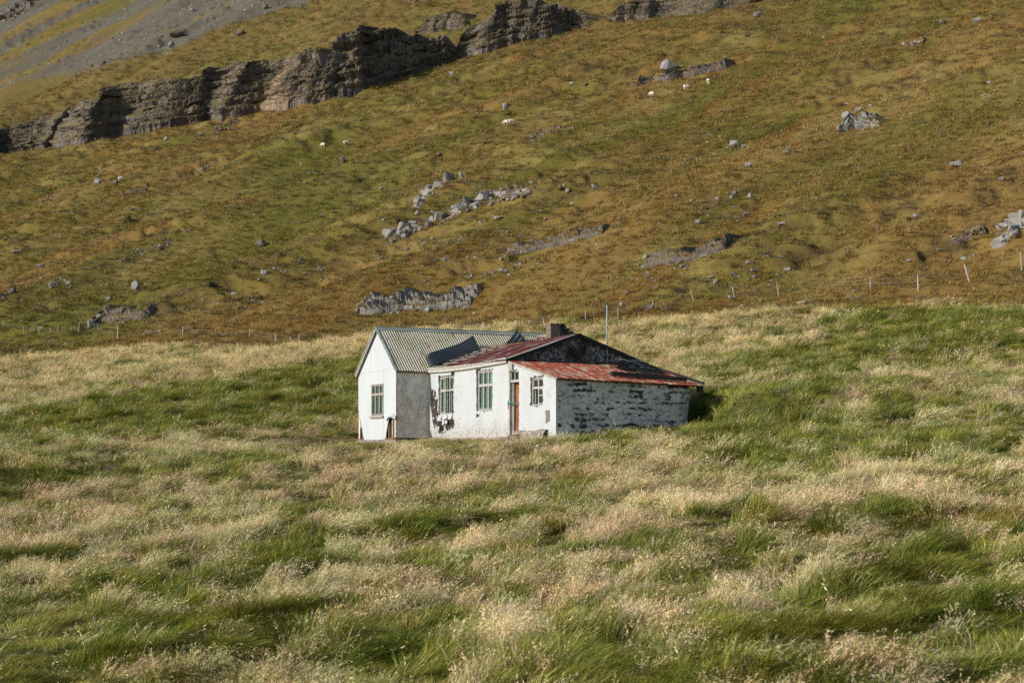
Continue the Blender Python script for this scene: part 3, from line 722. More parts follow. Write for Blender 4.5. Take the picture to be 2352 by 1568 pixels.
BO = [  # x, y, width, height (survey units), kind, label
    (313, 655, 24, 22, 'rock_pale', 'round grey boulder with reddish underside, alone above the fence on the left'),
    (597, 557, 26, 16, 'rock_brown', 'squat brown grey boulder alone on green slope, left of the long outcrop'),
    (608, 624, 18, 13, 'rock_pale', 'wedge shaped pale boulder below the squat brown one'),
    (786, 366, 13, 16, 'rock_brown', 'upright grey stone below a sheep left of centre'),
    (876, 432, 9, 8, 'rock_pale', 'small pale stone left of the short pale crag'),
    (1719, 379, 19, 11, 'rock_pale', 'pale block in the middle of the right slope'),
    (1687, 330, 26, 17, 'rock_pale', 'pointed grey boulder, right of centre, with a smaller stone beside it'),
    (1709, 336, 13, 8, 'rock_pale', 'small flat stone beside the pointed grey boulder'),
    (2197, 376, 28, 14, 'rock_pale', 'smooth rounded pale boulder on the far right of the slope'),
    (1538, 148, 46, 28, 'rock_pale', 'large square grey boulder standing on a dark ledge'),
    (1370, 429, 21, 11, 'rock_pale', 'pale block right of the long outcrop'),
    (1303, 437, 15, 9, 'rock_pale', 'left of two small stones at the upper end of the long outcrop'),
    (1145, 500, 20, 8, 'rock_pale', 'flat blue grey slab below the long outcrop'),
    (1713, 490, 18, 10, 'rock_pale', 'pale wedge stone above the grey brown blocks'),
    (1603, 509, 14, 9, 'rock_pale', 'small pale stone with another beside it, right of centre'),
    (1797, 513, 22, 9, 'rock_pale', 'long pale stone over a dark bank, right slope'),
    (1722, 449, 12, 10, 'rock_pale', 'small pale stone above the pale wedge stone'),
    (1681, 452, 10, 10, 'rock_pale', 'narrow stone left of the small pale one, right slope'),
    (1805, 350, 16, 9, 'rock_pale', 'pale stone right of the pointed grey boulder'),
    (1740, 33, 22, 13, 'rock_pale', 'grey rock near the top edge, right of the cliffs'),
    (1715, 80, 13, 6, 'rock_brown', 'dark flat stone below the grey rock near the top edge'),
    (2245, 48, 26, 13, 'rock_pale', 'pale pointed rock close to the upper right corner'),
    (2165, 49, 13, 7, 'rock_pale', 'small stone left of the pale pointed rock in the upper right'),
    (1944, 265, 26, 18, 'rock_pale', 'leaning dark grey block left of the flat topped rock'),
    (1973, 252, 18, 10, 'rock_pale', 'rounded stone above the flat topped rock'),
    (1999, 243, 11, 6, 'rock_pale', 'topmost small white stone above the flat topped rock'),
    (1312, 193, 13, 9, 'rock_pale', 'grey stone in the grass below the cliffs, centre'),
    (1160, 244, 13, 17, 'rock_pale', 'tilted upright slab above the pair of sheep'),
    (1235, 74, 17, 11, 'rock_pale', 'pale pyramid shaped boulder at the foot of the cliffs'),
    (1428, 699, 15, 8, 'rock_pale', 'pale flat stone just right of the pole top'),
    (1493, 705, 24, 14, 'rock_brown', 'brown rock with sticks beside it, right of the pole'),
    (1810, 619, 20, 9, 'rock_pale', 'pale stone with a dark end above the right fence'),
    (2158, 573, 18, 6, 'rock_pale', 'flat grey stone below the rocks at the right edge'),
    (225, 416, 16, 14, 'rock_pale', 'dark grey boulder left of a brown one and a sheep'),
    (264, 416, 14, 9, 'rock_brown', 'brown boulder right next to a sheep on the left slope'),
    (251, 686, 16, 10, 'rock_pale', 'grey stone below the round reddish boulder'),
    (301, 479, 16, 7, 'rock_pale', 'pale flat stone below the dark mossy hollow'),
    (553, 73, 20, 15, 'rock_brown', 'triangular grey boulder on the grass bench above the cliffs'),
    (405, 78, 36, 12, 'rock_brown', 'long low dark boulder at the edge of the scree'),
    (394, 100, 14, 13, 'rock_pale', 'upright pale stone below the long dark boulder'),
    (440, 22, 14, 9, 'rock_pale', 'pale angular block lying in the scree'),
    (235, 143, 13, 12, 'rock_brown', 'dark stone on the grass bench left of the cliffs'),
    (610, 15, 12, 12, 'rock_brown', 'upright dark stone near the top edge left of centre'),
    (208, 742, 20, 20, 'rock_pale', 'white square rock above the fence at the left end of the brown rubble'),
    (226, 727, 20, 11, 'rock_pale', 'white flat rock above the square one at the brown rubble'),
    (92, 610, 20, 8, 'rock_pale', 'flat pale stone left of the grey rubble patch'),
    (741, 496, 16, 8, 'rock_brown', 'small brown stone on green slope left of the long outcrop'),
    (40, 578, 24, 6, 'rock_pale', 'thin pale slab near the left edge'),
    (1345, 192, 10, 7, 'rock_brown', 'small dark stone right of centre below the cliffs'),
    (1058, 402, 13, 16, 'rock_pale', 'pale pointed stone at the top of the short crag'),
    (1062, 130, 12, 7, 'rock_pale', 'small pale stones on the grass at the foot of the cliff'),
    (1038, 170, 14, 8, 'rock_pale', 'blue grey stone in the grass rib below the cliffs'),
    (382, 318, 12, 7, 'rock_pale', 'small pale stone below the left cliffs'),
    (1715, 892, 26, 7, 'rock_pale', 'flat pale slab in the grass right of the house, left of its pile'),
    (1745, 893, 34, 9, 'rock_pale', 'middle flat pale slab of the pile right of the house'),
    (1785, 900, 26, 6, 'rock_pale', 'flat pale slab right of the house, right of its pile'),
]
for i, (x, y, w, h, kd, lab) in enumerate(BO):
    p, d = ground_at(x, y + h * .5)
    m = d / 4000.0
    me = rock_data('boulder', 700 + i, M[kd], w * m * 1.12, w * m * .95, h * m * 1.35, 22, .2 + .5 * ((i * 7) % 10) / 10)
    o = bpy.data.objects.new('boulder', me)
    o.location = p - Vector((0, 0, h * m * .18)); o.rotation_euler = (0, 0, random.uniform(-.5, .5))
    link(o); tag(o, lab, 'boulder', 'boulders lying on the slope')

# small loose stones nobody could count: on the scree and below the cliffs
def stones(name, n, sampler, smin, smax, mat, label):
    base = [rock_data('s', 4000 + i, mat, 1, .8, .6, 9, .3) for i in range(6)]
    V = []; Fc = []; off = 0
    shp = []
    for me in base:
        v = np.array([q.co[:] for q in me.vertices]); f = [tuple(p.vertices) for p in me.polygons]; shp.append((v, f))
    for i in range(n):
        x, y = sampler()
        v, f = shp[i % 6]
        s = smin * (smax / smin) ** (random.random() ** 2.2)
        a = random.uniform(0, 6.28); c, q = math.cos(a) * s, math.sin(a) * s
        w = np.stack([v[:, 0] * c - v[:, 1] * q + x, v[:, 0] * q + v[:, 1] * c + y, v[:, 2] * s - s * .15 + 0], 1)
        V.append((w, x, y)); Fc += [tuple(k + off for k in t) for t in f]; off += len(v)
    xs = np.array([a[1] for a in V]); ys = np.array([a[2] for a in V]); zs = height(xs, ys)
    for k in range(n): V[k][0][:, 2] += zs[k]
    o = mesh_obj(name, np.concatenate([a[0] for a in V]), Fc, mat)
    tag(o, label, 'stones', kind='stuff')
def scree_pt():
    while True:
        y = random.uniform(380, 1250); x = random.uniform(-.36, -.02) * y
        if random.random() < float(scree_w(np.array([x]), np.array([y]))[0]) * .9 + .02: return x, y
def _batch(fn, n):
    return [fn() for _ in range(n)]
# draw the scree points in one go
yy = RNG.uniform(380, 1250, 30000); xx = RNG.uniform(-.36, .02, 30000) * yy
ok = RNG.uniform(size=30000) < scree_w(xx, yy) * .95 + .01
pts = iter(list(zip(xx[ok], yy[ok]))[:9000])
npts = min(9000, int(ok.sum()))
stones('scree_stones', npts, lambda: next(pts), .45, 2.4, M['rock_pale'], 'loose grey scree on the upper left slope')
cent = [ground_at(px, py) for px, py in [(230, 230), (120, 250), (60, 240), (300, 190), (420, 150), (520, 120), (640, 80), (700, 30), (780, 60), (560, 60), (600, 340), (500, 380), (350, 300), (180, 330),
        (720, 290), (900, 160), (1000, 170), (120, 440), (260, 470), (330, 720), (500, 700), (620, 620), (250, 600), (150, 640), (450, 520), (1000, 520), (1120, 560), (1200, 600), (1060, 610), (1560, 600), (1640, 480), (1280, 440), (1700, 640), (1150, 450), (930, 560)]]
def sp():
    if random.random() < .35:
        y_ = 135 * (560 / 135) ** random.random(); return random.uniform(-.33, .33) * y_, y_
    c, d = random.choice(cent); s = d * .010
    a = random.gauss(0, 1.6) * s; b = random.gauss(0, 2.2) * s
    return c.x + NX * b + NY * a, c.y + NY * b - NX * a
stones('hill_stones', 4200, sp, .2, 1.15, M['rock_pale'], 'small loose stones scattered over the grassy slope')

# ------------------------------------------------------------------ the farmhouse
HO = np.array([-6.5702, 74.4136, 0.9975])
house = empty('farmhouse', HO, -TH)
tag(house, 'abandoned white farmhouse with a green roofed gable wing and rusty red lean-to', 'house')
A_, D_, B_, C_, E_ = 3.943, 1.4565, 10.904, 14.526, 7.5
HA, RA, LA, HB, RB, MB_ = 2.80, 4.594, 7.835, 2.84, 3.858, 4.475
def local(px, py, axis, val):
    """point of the survey (native photo pixels) on the plane u/w = val of the house"""
    d = ray_dir(px * K, py * K)
    L = lambda q: np.array([q[0] * U[0] + q[1] * U[1], q[0] * Wd[0] + q[1] * Wd[1], q[2]])
    o = L(-HO); dd = L(d)
    t = (val - o[axis]) / dd[axis]
    return o + t * dd
def z1(x, y): return 1330 + x / 3.2675, 1200 + y / 3.2675
def z3(x, y): return 1600 + x / 4.523, 1360 + y / 4.523
def onG(pts, w=0.0): return [(lambda q: (q[0], q[2]))(local(*z1(*p), 1, w)) for p in pts]       # gable of the wing
def onF(pts): return [(lambda q: (q[0], q[2]))(local(*z3(*p), 1, D_)) for p in pts]             # long front
def rect(u0, u1, z0, z1_): return [(u0, z0), (u1, z0), (u1, z1_), (u0, z1_)]
def frontmap(w0): return lambda p, d: (p[0], w0 + d, p[1])
def sidemap(u0): return lambda p, d: (u0 - d, p[0], p[1])

# --- gable wing
zr = lambda u: HA + (RA - HA) * (1 - abs(u - A_ / 2) / (A_ / 2))        # underside of the roof along the gable
GW = (1.40, 2.66, .92, 2.26)                                            # gable window opening
gw_out = [(0.02, -.02), (A_ - .02, -.02), (A_ - .02, HA), (A_ / 2, RA - .03), (0.02, HA)]
g = MB().slab([gw_out, rect(GW[0], GW[1], GW[2], GW[3])[::-1]], frontmap(.16), .06)
gable = g.build('gable_wall', M['wood_brown'], house)
u1 = onG([(200, 400)])[0][0]; u2 = onG([(348, 1300)])[0][0]
zsl = onG([(120, 648)])[0][1]; zsr = onG([(430, 602)])[0][1]
def panel(loops, off=0.0, mat='sheet'):
    return MB().slab(loops, frontmap(off), .022).build('cladding_panel', M[mat], gable)
gp = .006
panel([[(0.0, zsl + gp), (u1 - gp, zsl + gp), (u1 - gp, zr(u1) - .02), (0.0, HA - .01)]], -.002)
panel([[(u1, zsl + gp), (u2, zsl + gp), (u2, zsr + gp), (A_, zsr + gp), (A_, HA), (A_ / 2, RA - .03), (u1, zr(u1) - .02)]], 0)
tear = onG([(46, 1082), (62, 1180), (80, 1290), (100, 1390), (115, 1475)])
arch = onG([(378, 1452), (386, 1380), (400, 1290), (412, 1225), (425, 1192), (445, 1165), (470, 1150), (500, 1140), (520, 1137)])
gl_, gr_ = GW[0] + .01, GW[1] - .01
lowp = MB()
for L in ([(tear[-1][0], tear[-1][1]), (gl_, -.075), (gl_, zsl), (0.0, zsl)] + tear[:-1], [(gl_, -.075), (u2 - gp, -.075), (u2 - gp, GW[2]), (gl_, GW[2])], [(gl_, GW[3]), (u2 - gp, GW[3]), (u2 - gp, zsl), (gl_, zsl)]) + (([(gr_, GW[2]), (u2 - gp, GW[2]), (u2 - gp, GW[3]), (gr_, GW[3])],) if gr_ < u2 - gp else ()):
    lowp.slab([L], frontmap(0.0), .022)
lowp.build('cladding_panel', M['sheet'], gable)
GWr = GW[1] - .01
right = [(u2, -.06), (arch[0][0], -.06)] + arch[:-1] + [(A_, arch[-1][1]), (A_, zsr), (u2, zsr)]
panel([right], .003)
# bent-up corners of the sheets
f_ = MB(); n0 = len(arch)
rim = arch[3:]
for i, (x, z) in enumerate(rim):
    t_ = i / (len(rim) - 1)
    f_.v += [(x, -.004, z), (x + .06 + .10 * t_, -.13 - .05 * t_, z - .05 - .16 * t_ + .05 * math.sin(5 * t_))]
f_.f = [(2 * i, 2 * i + 1, 2 * i + 3, 2 * i + 2) for i in range(len(rim) - 1)]
f_.build('bent_sheet', M['sheet_back'], gable)
f_ = MB(); tl = onG([(48, 1100), (50, 1200), (52, 1290)]); tr_ = onG([(66, 1200), (84, 1290), (100, 1350)])
for a, b in zip(tl, tr_):
    f_.v += [(a[0] + .01, .04, a[1]), (b[0], -.02, b[1])]
f_.f = [(0, 1, 3, 2), (2, 3, 5, 4)]
f_.build('bent_sheet', M['sheet_back'], gable)
# studs and lining showing in the holes
for k, (x, m) in enumerate([(3.06, 'wood_brown'), (3.24, 'dark'), (3.40, 'wood_grey'), (3.55, 'wood_brown'), (3.66, 'wood_white'), (3.80, 'wood_brown'), (.16, 'dark'), (.34, 'wood_brown'), (.52, 'dark')]):
    MB().box(x - .045, x + .045, .06, .15, 0, 1.05 - .07 * (k % 3)).build('stud', M[m], gable)
MB().box(A_ - .2, A_ + .004, -.03, LA, -.02, 0).build('sill_plate', M['wood_brown'], house)
MB().box(2.9, A_ - .21, -.06, .14, -.055, -.005).build('sill_plate', M['wood_brown'], house)
MB().box(.03, .62, -.05, .14, -.055, -.005).build('sill_plate', M['wood_brown'], house)
# grey side, hidden sides
side = MB().slab([[(0.024, -.0), (LA, 0.0), (LA, HA), (0.024, HA)]], sidemap(A_), .14).build('side_wall', M['cement'], house)
MB().box(A_ - .025, A_ + .012, -.012, .022, 0, HA - .02).build('corner_strip', M['roof_red'], side)
MB().box(0.0, .14, .03, LA, 0, HA).build('side_wall', M['cement'], house)
MB().slab([gw_out], frontmap(LA - .02), .14).build('rear_gable_wall', M['cement'], house)
MB().box(-.04, A_ + .03, -.04, LA + .04, -.75, -.06).build('foundation', M['base'], house)
# roof of the wing
def corr(name, O, Ax, Bx, La, Lb, pitch, amp, mat, parent, nA=6, bend=None, spp=8, edge=None):
    """corrugated sheet: ridges run along Ax (length La), waves across Bx (length Lb)"""
    O = np.array(O, float); Ax = np.array(Ax, float); Bx = np.array(Bx, float)
    Ax = Ax / np.linalg.norm(Ax); Bx = Bx / np.linalg.norm(Bx); N = np.cross(Ax, Bx); N = N if N[2] > 0 else -N
    nb = max(4, int(round(Lb / pitch * spp)))
    b = np.linspace(0, Lb, nb + 1); P = np.zeros((nA + 1, nb + 1, 3))
    for i in range(nA + 1):
        a0 = i / nA * La
        a = np.full(nb + 1, a0)
        if edge is not None: a = a + edge(b, i / nA)
        h = amp * np.cos(2 * np.pi * b / pitch)
        if bend is not None: h = h + bend(a, b)
        P[i] = O + a[:, None] * Ax + b[:, None] * Bx + h[:, None] * N
    return grid_mesh(name, P, M[mat], True, parent)
sl = RA - HA; run = A_ / 2
slope_r = np.array([run, 0, -sl]); len_r = np.linalg.norm(slope_r) + .16
deck = MB().slab([[(0, -.08), (len_r - .05, -.08), (len_r - .05, LA), (0, LA)]], lambda p, d: (A_ / 2 + p[0] * run / np.linalg.norm(slope_r), p[1], RA - .03 - p[0] * sl / np.linalg.norm(slope_r) - d), .05)
roofA = deck.build('roof', M['wood_brown'], house)
sw = (LA + .16) / 10
for i in range(10):
    corr('roof_sheet', (A_ / 2, -.10 + i * sw, RA + .012 + .003 * (i % 2)), slope_r, (0, 1, 0), len_r + random.uniform(-.02, .02), sw + .02, .1152, .024, 'roof_green', roofA, 10,
         bend=lambda a, b, q=random.uniform(0, 6): .006 * np.sin(a * 2.1 + q), edge=lambda b, q: .0 * b)
sl_l = slope_r * np.array([-1, 1, 1])
MB().slab([[(0, -.08), (len_r - .05, -.08), (len_r - .05, LA), (0, LA)]], lambda p, d: (A_ / 2 - p[0] * run / np.linalg.norm(slope_r), p[1], RA - .03 - p[0] * sl / np.linalg.norm(slope_r) - d), .05).build('roof', M['wood_brown'], house)
for i in range(5):
    corr('roof_sheet', (A_ / 2, -.10 + i * 2 * sw, RA + .012), sl_l, (0, 1, 0), len_r, 2 * sw + .02, .1152, .024, 'roof_green', roofA, 6)
rc = MB()
for sgn in (1, -1):
    rc.slab([[(0, -.13), (.19, -.13), (.19, LA + .08), (0, LA + .08)]], lambda p, d, s=sgn: (A_ / 2 + s * p[0] * .72, p[1], RA + .055 - p[0] * .66 - d), .008)
rc.tube([(A_ / 2, -.13, RA + .05), (A_ / 2, LA + .08, RA + .05)], .03, 8)
rc.build('ridge_cap', M['flashing'], roofA)
nr = np.linalg.norm(slope_r)
for sgn, wd, mt, nm in ((1, .10, 'flashing', 'verge_flashing'), (-1, .13, 'wood_white', 'barge_board')):
    e0 = Vector((A_ / 2, -.06, RA + .005)); e1 = Vector((A_ / 2 + sgn * run * len_r / nr, -.06, RA + .005 - sl * len_r / nr))
    MB().beam(e0, e1, .05, wd, (0, -1, 0) if 0 else (sgn * sl, 0, run)).build(nm, M[mt], roofA)
    if sgn < 0:
        off = Vector((-.06, -.05, -.10))
        MB().beam(e0 + Vector((.0, -.045, -.12)), e1 + Vector((.05, -.045, -.06)), .03, .07, (sgn * sl, 0, run)).build('barge_board', M['wood_grey'], roofA)
        MB().beam(e0 + Vector((.0, -.045, .035)), e1 + Vector((-.02, -.045, .035)), .04, .04, (sgn * sl, 0, run)).build('barge_board', M['flashing'], roofA)
    else:
        corr('verge_flashing', (A_ / 2, -.13, RA + .045), slope_r, (0, 1, 0), len_r, .15, .5, .001, 'flashing', roofA, 8)

# --- windows
def window(name_lab, u0, u1, z0, z1_, w, cols, rows, fm, spec, curtain=True, depth=.07, sill=False, fw=.042, tilt=0):
    """rows: relative heights from the bottom; spec[row][col]: g glass, o open, h glass in a half-height casement"""
    fr = MB(); wf = w
    fr.box(u0, u1, wf, wf + depth, z0, z0 + fw); fr.box(u0, u1, wf, wf + depth, z1_ - fw, z1_)
    fr.box(u0, u0 + fw, wf, wf + depth, z0 + fw, z1_ - fw); fr.box(u1 - fw, u1, wf, wf + depth, z0 + fw, z1_ - fw)
    iw = (u1 - u0 - 2 * fw); ih = z1_ - z0 - 2 * fw
    cw = iw / cols; zz = [z0 + fw]
    for r_ in rows: zz.append(zz[-1] + ih * r_ / sum(rows))
    for c_ in range(1, cols):
        x = u0 + fw + c_ * cw
        fr.box(x - .018, x + .018, wf + .004, wf + depth - .004, z0 + fw, z1_ - fw)
    for r_ in range(1, len(rows)):
        for c_ in range(cols):
            xa = u0 + fw + c_ * cw + (.018 if c_ else 0); xb = u0 + fw + (c_ + 1) * cw - (.018 if c_ < cols - 1 else 0)
            fr.box(xa, xb, wf + .002, wf + depth - .002, zz[r_] - .026, zz[r_] + .026)
    o = fr.build('window', M[fm], house)
    if name_lab: o['label'] = name_lab
    if sill: MB().box(u0 - .06, u1 + .03, wf - .07, wf + .05, z0 - .075, z0 - .004).build('sill', M['frame_brown'], o)
    for r_ in range(len(rows)):
        for c_ in range(cols):
            sp_ = spec[r_][c_]
            xa = u0 + fw + c_ * cw + .020; xb = u0 + fw + (c_ + 1) * cw - .020; za = zz[r_] + .030; zb = zz[r_ + 1] - .030
            if sp_ == 'o':
                # casement swung inwards
                MB().box(xa, xa + .035, wf + .08, wf + .08 + (xb - xa), za, zb).build('casement', M[fm], o)
                continue
            cs = MB(); q = .020
            cs.box(xa - .004, xb + .004, wf + .012, wf + .05, za - .004, za + q); cs.box(xa - .004, xb + .004, wf + .012, wf + .05, zb - q, zb + .004)
            cs.box(xa - .004, xa + q, wf + .012, wf + .05, za + q, zb - q); cs.box(xb - q, xb + .004, wf + .012, wf + .05, za + q, zb - q)
            cs.build('casement', M[fm], o)
            MB().box(xa + q - .005, xb - q + .005, wf + .028, wf + .033, za + q - .005, zb - q + .005).build('pane', M['glass'], o)
            if curtain:
                n_ = 24; cv = np.zeros((2, n_, 3))
                for k in range(n_):
                    x = xa + (xb - xa) * k / (n_ - 1)
                    cv[:, k] = [(x, wf + .085 + .014 * math.sin(k * 1.1 + c_), za - .04), (x, wf + .085 + .010 * math.sin(k * 1.1 + c_), zb + .04)]
                grid_mesh('curtain', cv, M['curtain_pale' if sp_ == 'p' else 'curtain'], True, o)
    return o
window('weathered gable window with green curtains', GW[0], GW[1], GW[2], GW[3], -.012, 3, [2.2, 1], 'frame_brown', ['ggg', 'ggg'], sill=True, fw=.05)

# --- long front: rubble core, white render with pieces broken off
W1 = (4.87, 6.22, .93, 2.46); W2 = (8.25, 9.57, .98, 2.56); W4 = (12.63, 13.53, 1.06, 2.11); DR = (10.97, 11.69, .03, 2.40)
lean_z = lambda u: 2.80 - (u - B_) * (2.80 - 2.02) / (C_ - B_)
def jag(L, amp, seed, n=4):
    r = np.random.default_rng(seed); out = []
    for i in range(len(L)):
        p = np.array(L[i]); q = np.array(L[(i + 1) % len(L)])
        for k in range(n):
            t_ = k / n; out.append(tuple(p + (q - p) * t_ + (r.uniform(-amp, amp, 2) if k else 0)))
    return out
outline = [(A_ + .005, -.12), (DR[0], -.12), (DR[0], DR[3]), (DR[1], DR[3]), (DR[1], -.05), (C_ - .06, -.05), (C_ - .06, lean_z(C_) - .03), (B_ + .05, lean_z(B_) - .02), (B_ - .1, HB - .02), (7.4, 2.73), (A_ + .005, 2.77)]
core = MB().slab([outline, rect(*W1)[::-1], rect(*W2)[::-1], rect(*W4)[::-1]], frontmap(D_ + .07), .22).build('front_wall', M['rubble'], house)
hole_left = onF([(60, 400), (75, 450), (120, 445), (150, 470), (165, 560), (185, 600), (190, 690), (180, 780), (200, 890), (180, 935), (170, 975), (270, 985), (290, 960), (330, 955), (400, 950), (462, 930), (470, 1000), (465, 1070), (440, 1120), (380, 1140), (330, 1180), (290, 1205), (245, 1200), (200, 1190), (180, 1120), (130, 1110), (100, 1010), (92, 900), (75, 800), (60, 700), (58, 560)])
hole_left = [(max(u_, A_ + .03), z_) for u_, z_ in hole_left]
h_w1 = onF([(405, 235), (410, 200), (425, 130), (440, 160), (478, 150), (470, 200), (458, 290), (445, 232)])
h_w2a = onF([(850, 150), (870, 110), (885, 60), (895, 100), (900, 130), (890, 160), (870, 168)])
h_w2b = onF([(955, 140), (975, 115), (1000, 140), (985, 152), (965, 150)])
h_w2c = onF([(842, 860), (890, 870), (885, 905), (860, 920), (845, 940)])
h_p = onF([(2012, 820), (2040, 800), (2090, 798), (2092, 900), (2090, 980), (2050, 1010), (2022, 1030), (2020, 960), (2028, 900)])
h_b = onF([(1370, 690), (1378, 650), (1395, 640), (1400, 760), (1385, 800)])
holes = []
def bite(R, j): return jag(rect(R[0] - .012, R[1] + .012, R[2] - .012, R[3] + .012), .016, j, 9)
holes += [jag(hole_left, .02, 3, 2), h_w1, h_w2a, h_w2b, h_w2c]
holes += [bite(W1, 1), bite(W2, 2), bite(W4, 4)]
# keep the holes apart: those that touch a window are cut from separate strips of render
def inside(L, q):
    c_ = False; n_ = len(L)
    for i in range(n_):
        a, b = L[i], L[(i + 1) % n_]
        if (a[1] > q[1]) != (b[1] > q[1]) and q[0] < (b[0] - a[0]) * (q[1] - a[1]) / (b[1] - a[1] + 1e-12) + a[0]: c_ = not c_
    return c_
# render as a fine grid of the wall, cells inside a broken area left out, edges moved a little
def render_layer():
    du = .042
    us = np.arange(A_ + .005, C_ + .001, du); us[-1] = C_
    zs = np.arange(-.16, 3.0, du)
    topz = np.interp(us, [A_, 7.4, B_ - .1, B_ + .05, C_], [2.77, 2.73, HB - .02, lean_z(B_) - .02, lean_z(C_) - .03])
    keep = np.zeros((len(us) - 1, len(zs) - 1), bool)
    r = np.random.default_rng(5)
    blocks = [W1, W2, W4, (DR[0] - .02, DR[1] + .0, DR[2] - .5, DR[3])]
    regs = [hole_left, h_w1, h_w2a, h_w2b, h_w2c, h_b]
    frag = fbm(np.add.outer(us, zs * 0) * 5, np.add.outer(us * 0, zs) * 5, 3, 77)
    edge = fbm(np.add.outer(us, zs * 0) * 9, np.add.outer(us * 0, zs) * 9, 2, 78)
    for i in range(len(us) - 1):
        for j in range(len(zs) - 1):
            q = (us[i] + du / 2, zs[j] + du / 2)
            if q[1] > max(topz[i], topz[i + 1]) : continue
            ok_ = True
            for b in blocks:
                m_ = .012 + .035 * max(0, edge[i, j] - .52) * 6
                if b[0] - m_ < q[0] < b[1] + m_ and b[2] - m_ < q[1] < b[3] + m_: ok_ = False
            for k, g_ in enumerate(regs):
                if ok_ and inside(g_, q):
                    ok_ = k == 0 and frag[i, j] > .70
            keep[i, j] = ok_
    idx = -np.ones((len(us), len(zs)), int); V = []; Fc = []
    def vid(i, j):
        if idx[i, j] < 0:
            idx[i, j] = len(V)
            z = min(zs[j], topz[i])
            inner = 0 < i < len(us) - 1 and 0 < j < len(zs) - 1 and keep[i - 1:i + 1, j - 1:j + 1].all()
            a = 0 if inner else .017
            V.append((us[i] + (r.uniform(-a, a) if 0 < i < len(us) - 1 else 0), D_ + .012 * (fbm(us[i] * 1.5, zs[j] * 1.5, 2, 79) - .5) - (0 if inner else 0), z + r.uniform(-a, a) * (zs[j] < topz[i] - .06)))
        return idx[i, j]
    for i in range(len(us) - 1):
        for j in range(len(zs) - 1):
            if keep[i, j]: Fc.append((vid(i, j), vid(i + 1, j), vid(i + 1, j + 1), vid(i, j + 1)))
    o = mesh_obj('white_render', V, Fc, M['render'], core, False)
    md = o.modifiers.new('thickness', 'SOLIDIFY'); md.thickness = .06; md.offset = -1
    bm = bmesh.new(); bm.from_mesh(o.data); bmesh.ops.recalc_face_normals(bm, faces=bm.faces[:])
    if sum(f.normal.y for f in bm.faces) > 0: bmesh.ops.reverse_faces(bm, faces=bm.faces[:])
    bm.to_mesh(o.data); bm.free()
    return o
render_layer()
# grey patch where the top coat is gone
MB().slab([jag(h_p, .012, 8, 3)], frontmap(D_ - .010), .006).build('bare_patch', M['bare'], core)
# flaps of render hanging under the first window
for k, (cx, cy, sx_, sz_) in enumerate([(240, 920, .16, .09), (330, 915, .2, .10), (420, 900, .16, .09), (295, 1010, .11, .14), (340, 1000, .09, .11)]):
    cu, cz = onF([(cx, cy)])[0]; r = np.random.default_rng(60 + k)
    L = [(cu + sx_ * math.cos(a) * r.uniform(.7, 1.2), cz + sz_ * math.sin(a) * r.uniform(.6, 1.2)) for a in np.linspace(0, 6.28, 9)[:-1]]
    MB().slab([L], lambda p, d, c=cz: (p[0], D_ - .012 - d - max(0, (c - p[1])) * .35, p[1]), .02).build('render_flap', M['render'], core)
window('casement window with two rows and broken open panes', W1[0] + .02, W1[1] - .02, W1[2] + .01, W1[3] - .01, D_ + .06, 3, [1.75, 1], 'frame', ['poo', 'pog'])
window('tallest front window with green curtains', W2[0] + .02, W2[1] - .02, W2[2] + .01, W2[3] - .01, D_ + .06, 3, [1.75, 1], 'frame', ['ggg', 'ggp'])
window('small window of four parts beside the door', W4[0] + .02, W4[1] - .02, W4[2] + .01, W4[3] - .01, D_ + .06, 2, [1.7, 1], 'frame', ['og', 'gg'], curtain=False)
MB().box(13.12, 13.49, D_ + .062, D_ + .115, 1.42, 1.455).build('glazing_bar', M['frame'], house)
# pale cloth behind the tall window
MB().box(8.42, 8.52, D_ + .15, D_ + .17, 1.05, 1.75).build('cloth', M['curtain_pale'], house)
MB().box(8.82, 9.02, D_ + .15, D_ + .17, 1.05, 1.80).build('cloth', M['curtain_pale'], house)
# door
dr = MB().box(DR[0] + .14, DR[1] + .02, D_ + .22, D_ + .27, DR[2] - .02, 1.99).build('door', M['door'], house)
for k in range(4):
    MB().box(DR[0] + .15 + .14 * k, DR[0] + .283 + .14 * k, D_ + .205, D_ + .2195, DR[2], 1.97 - .01 * (k % 2)).build('plank', M['door'], dr)
MB().box(DR[0] + .30, DR[0] + .40, D_ + .19, D_ + .2045, 1.40, 1.56).build('handle', M['wood_brown'], dr)
jb = MB().box(DR[0] - .015, DR[0] + .05, D_ - .02, D_ + .27, -.05, 2.42); jb.box(DR[0] + .05, DR[0] + .13, D_ + .10, D_ + .27, -.05, 1.98)
jb.build('door_frame', M['wood_grey'], house)
MB().box(DR[1] - .012, DR[1] + .03, D_ + .03, D_ + .27, -.05, 2.42).build('door_frame', M['wood_white'], house)
trn = MB().box(DR[0] + .05, DR[1] - .012, D_ + .02, D_ + .20, 1.99, 2.08); trn.box(DR[0] + .05, DR[1] - .012, D_ + .03, D_ + .12, 2.365, 2.42)
trn.box(DR[0] + .05, DR[0] + .09, D_ + .03, D_ + .12, 2.08, 2.365); trn.box(DR[1] - .05, DR[1] - .012, D_ + .03, D_ + .12, 2.08, 2.365); trn.box(11.32, 11.36, D_ + .03, D_ + .12, 2.08, 2.365)
tw = trn.build('transom_window', M['frame'], house)
for a, b in ((DR[0] + .09, 11.32), (11.36, DR[1] - .05)):
    MB().box(a, b, D_ + .07, D_ + .075, 2.08, 2.365).build('pane', M['glass'], tw)
MB().box(11.02, 11.32, D_ - .09, D_ - .01, 2.44, 2.75).build('wood_block', M['wood_grey'], house)
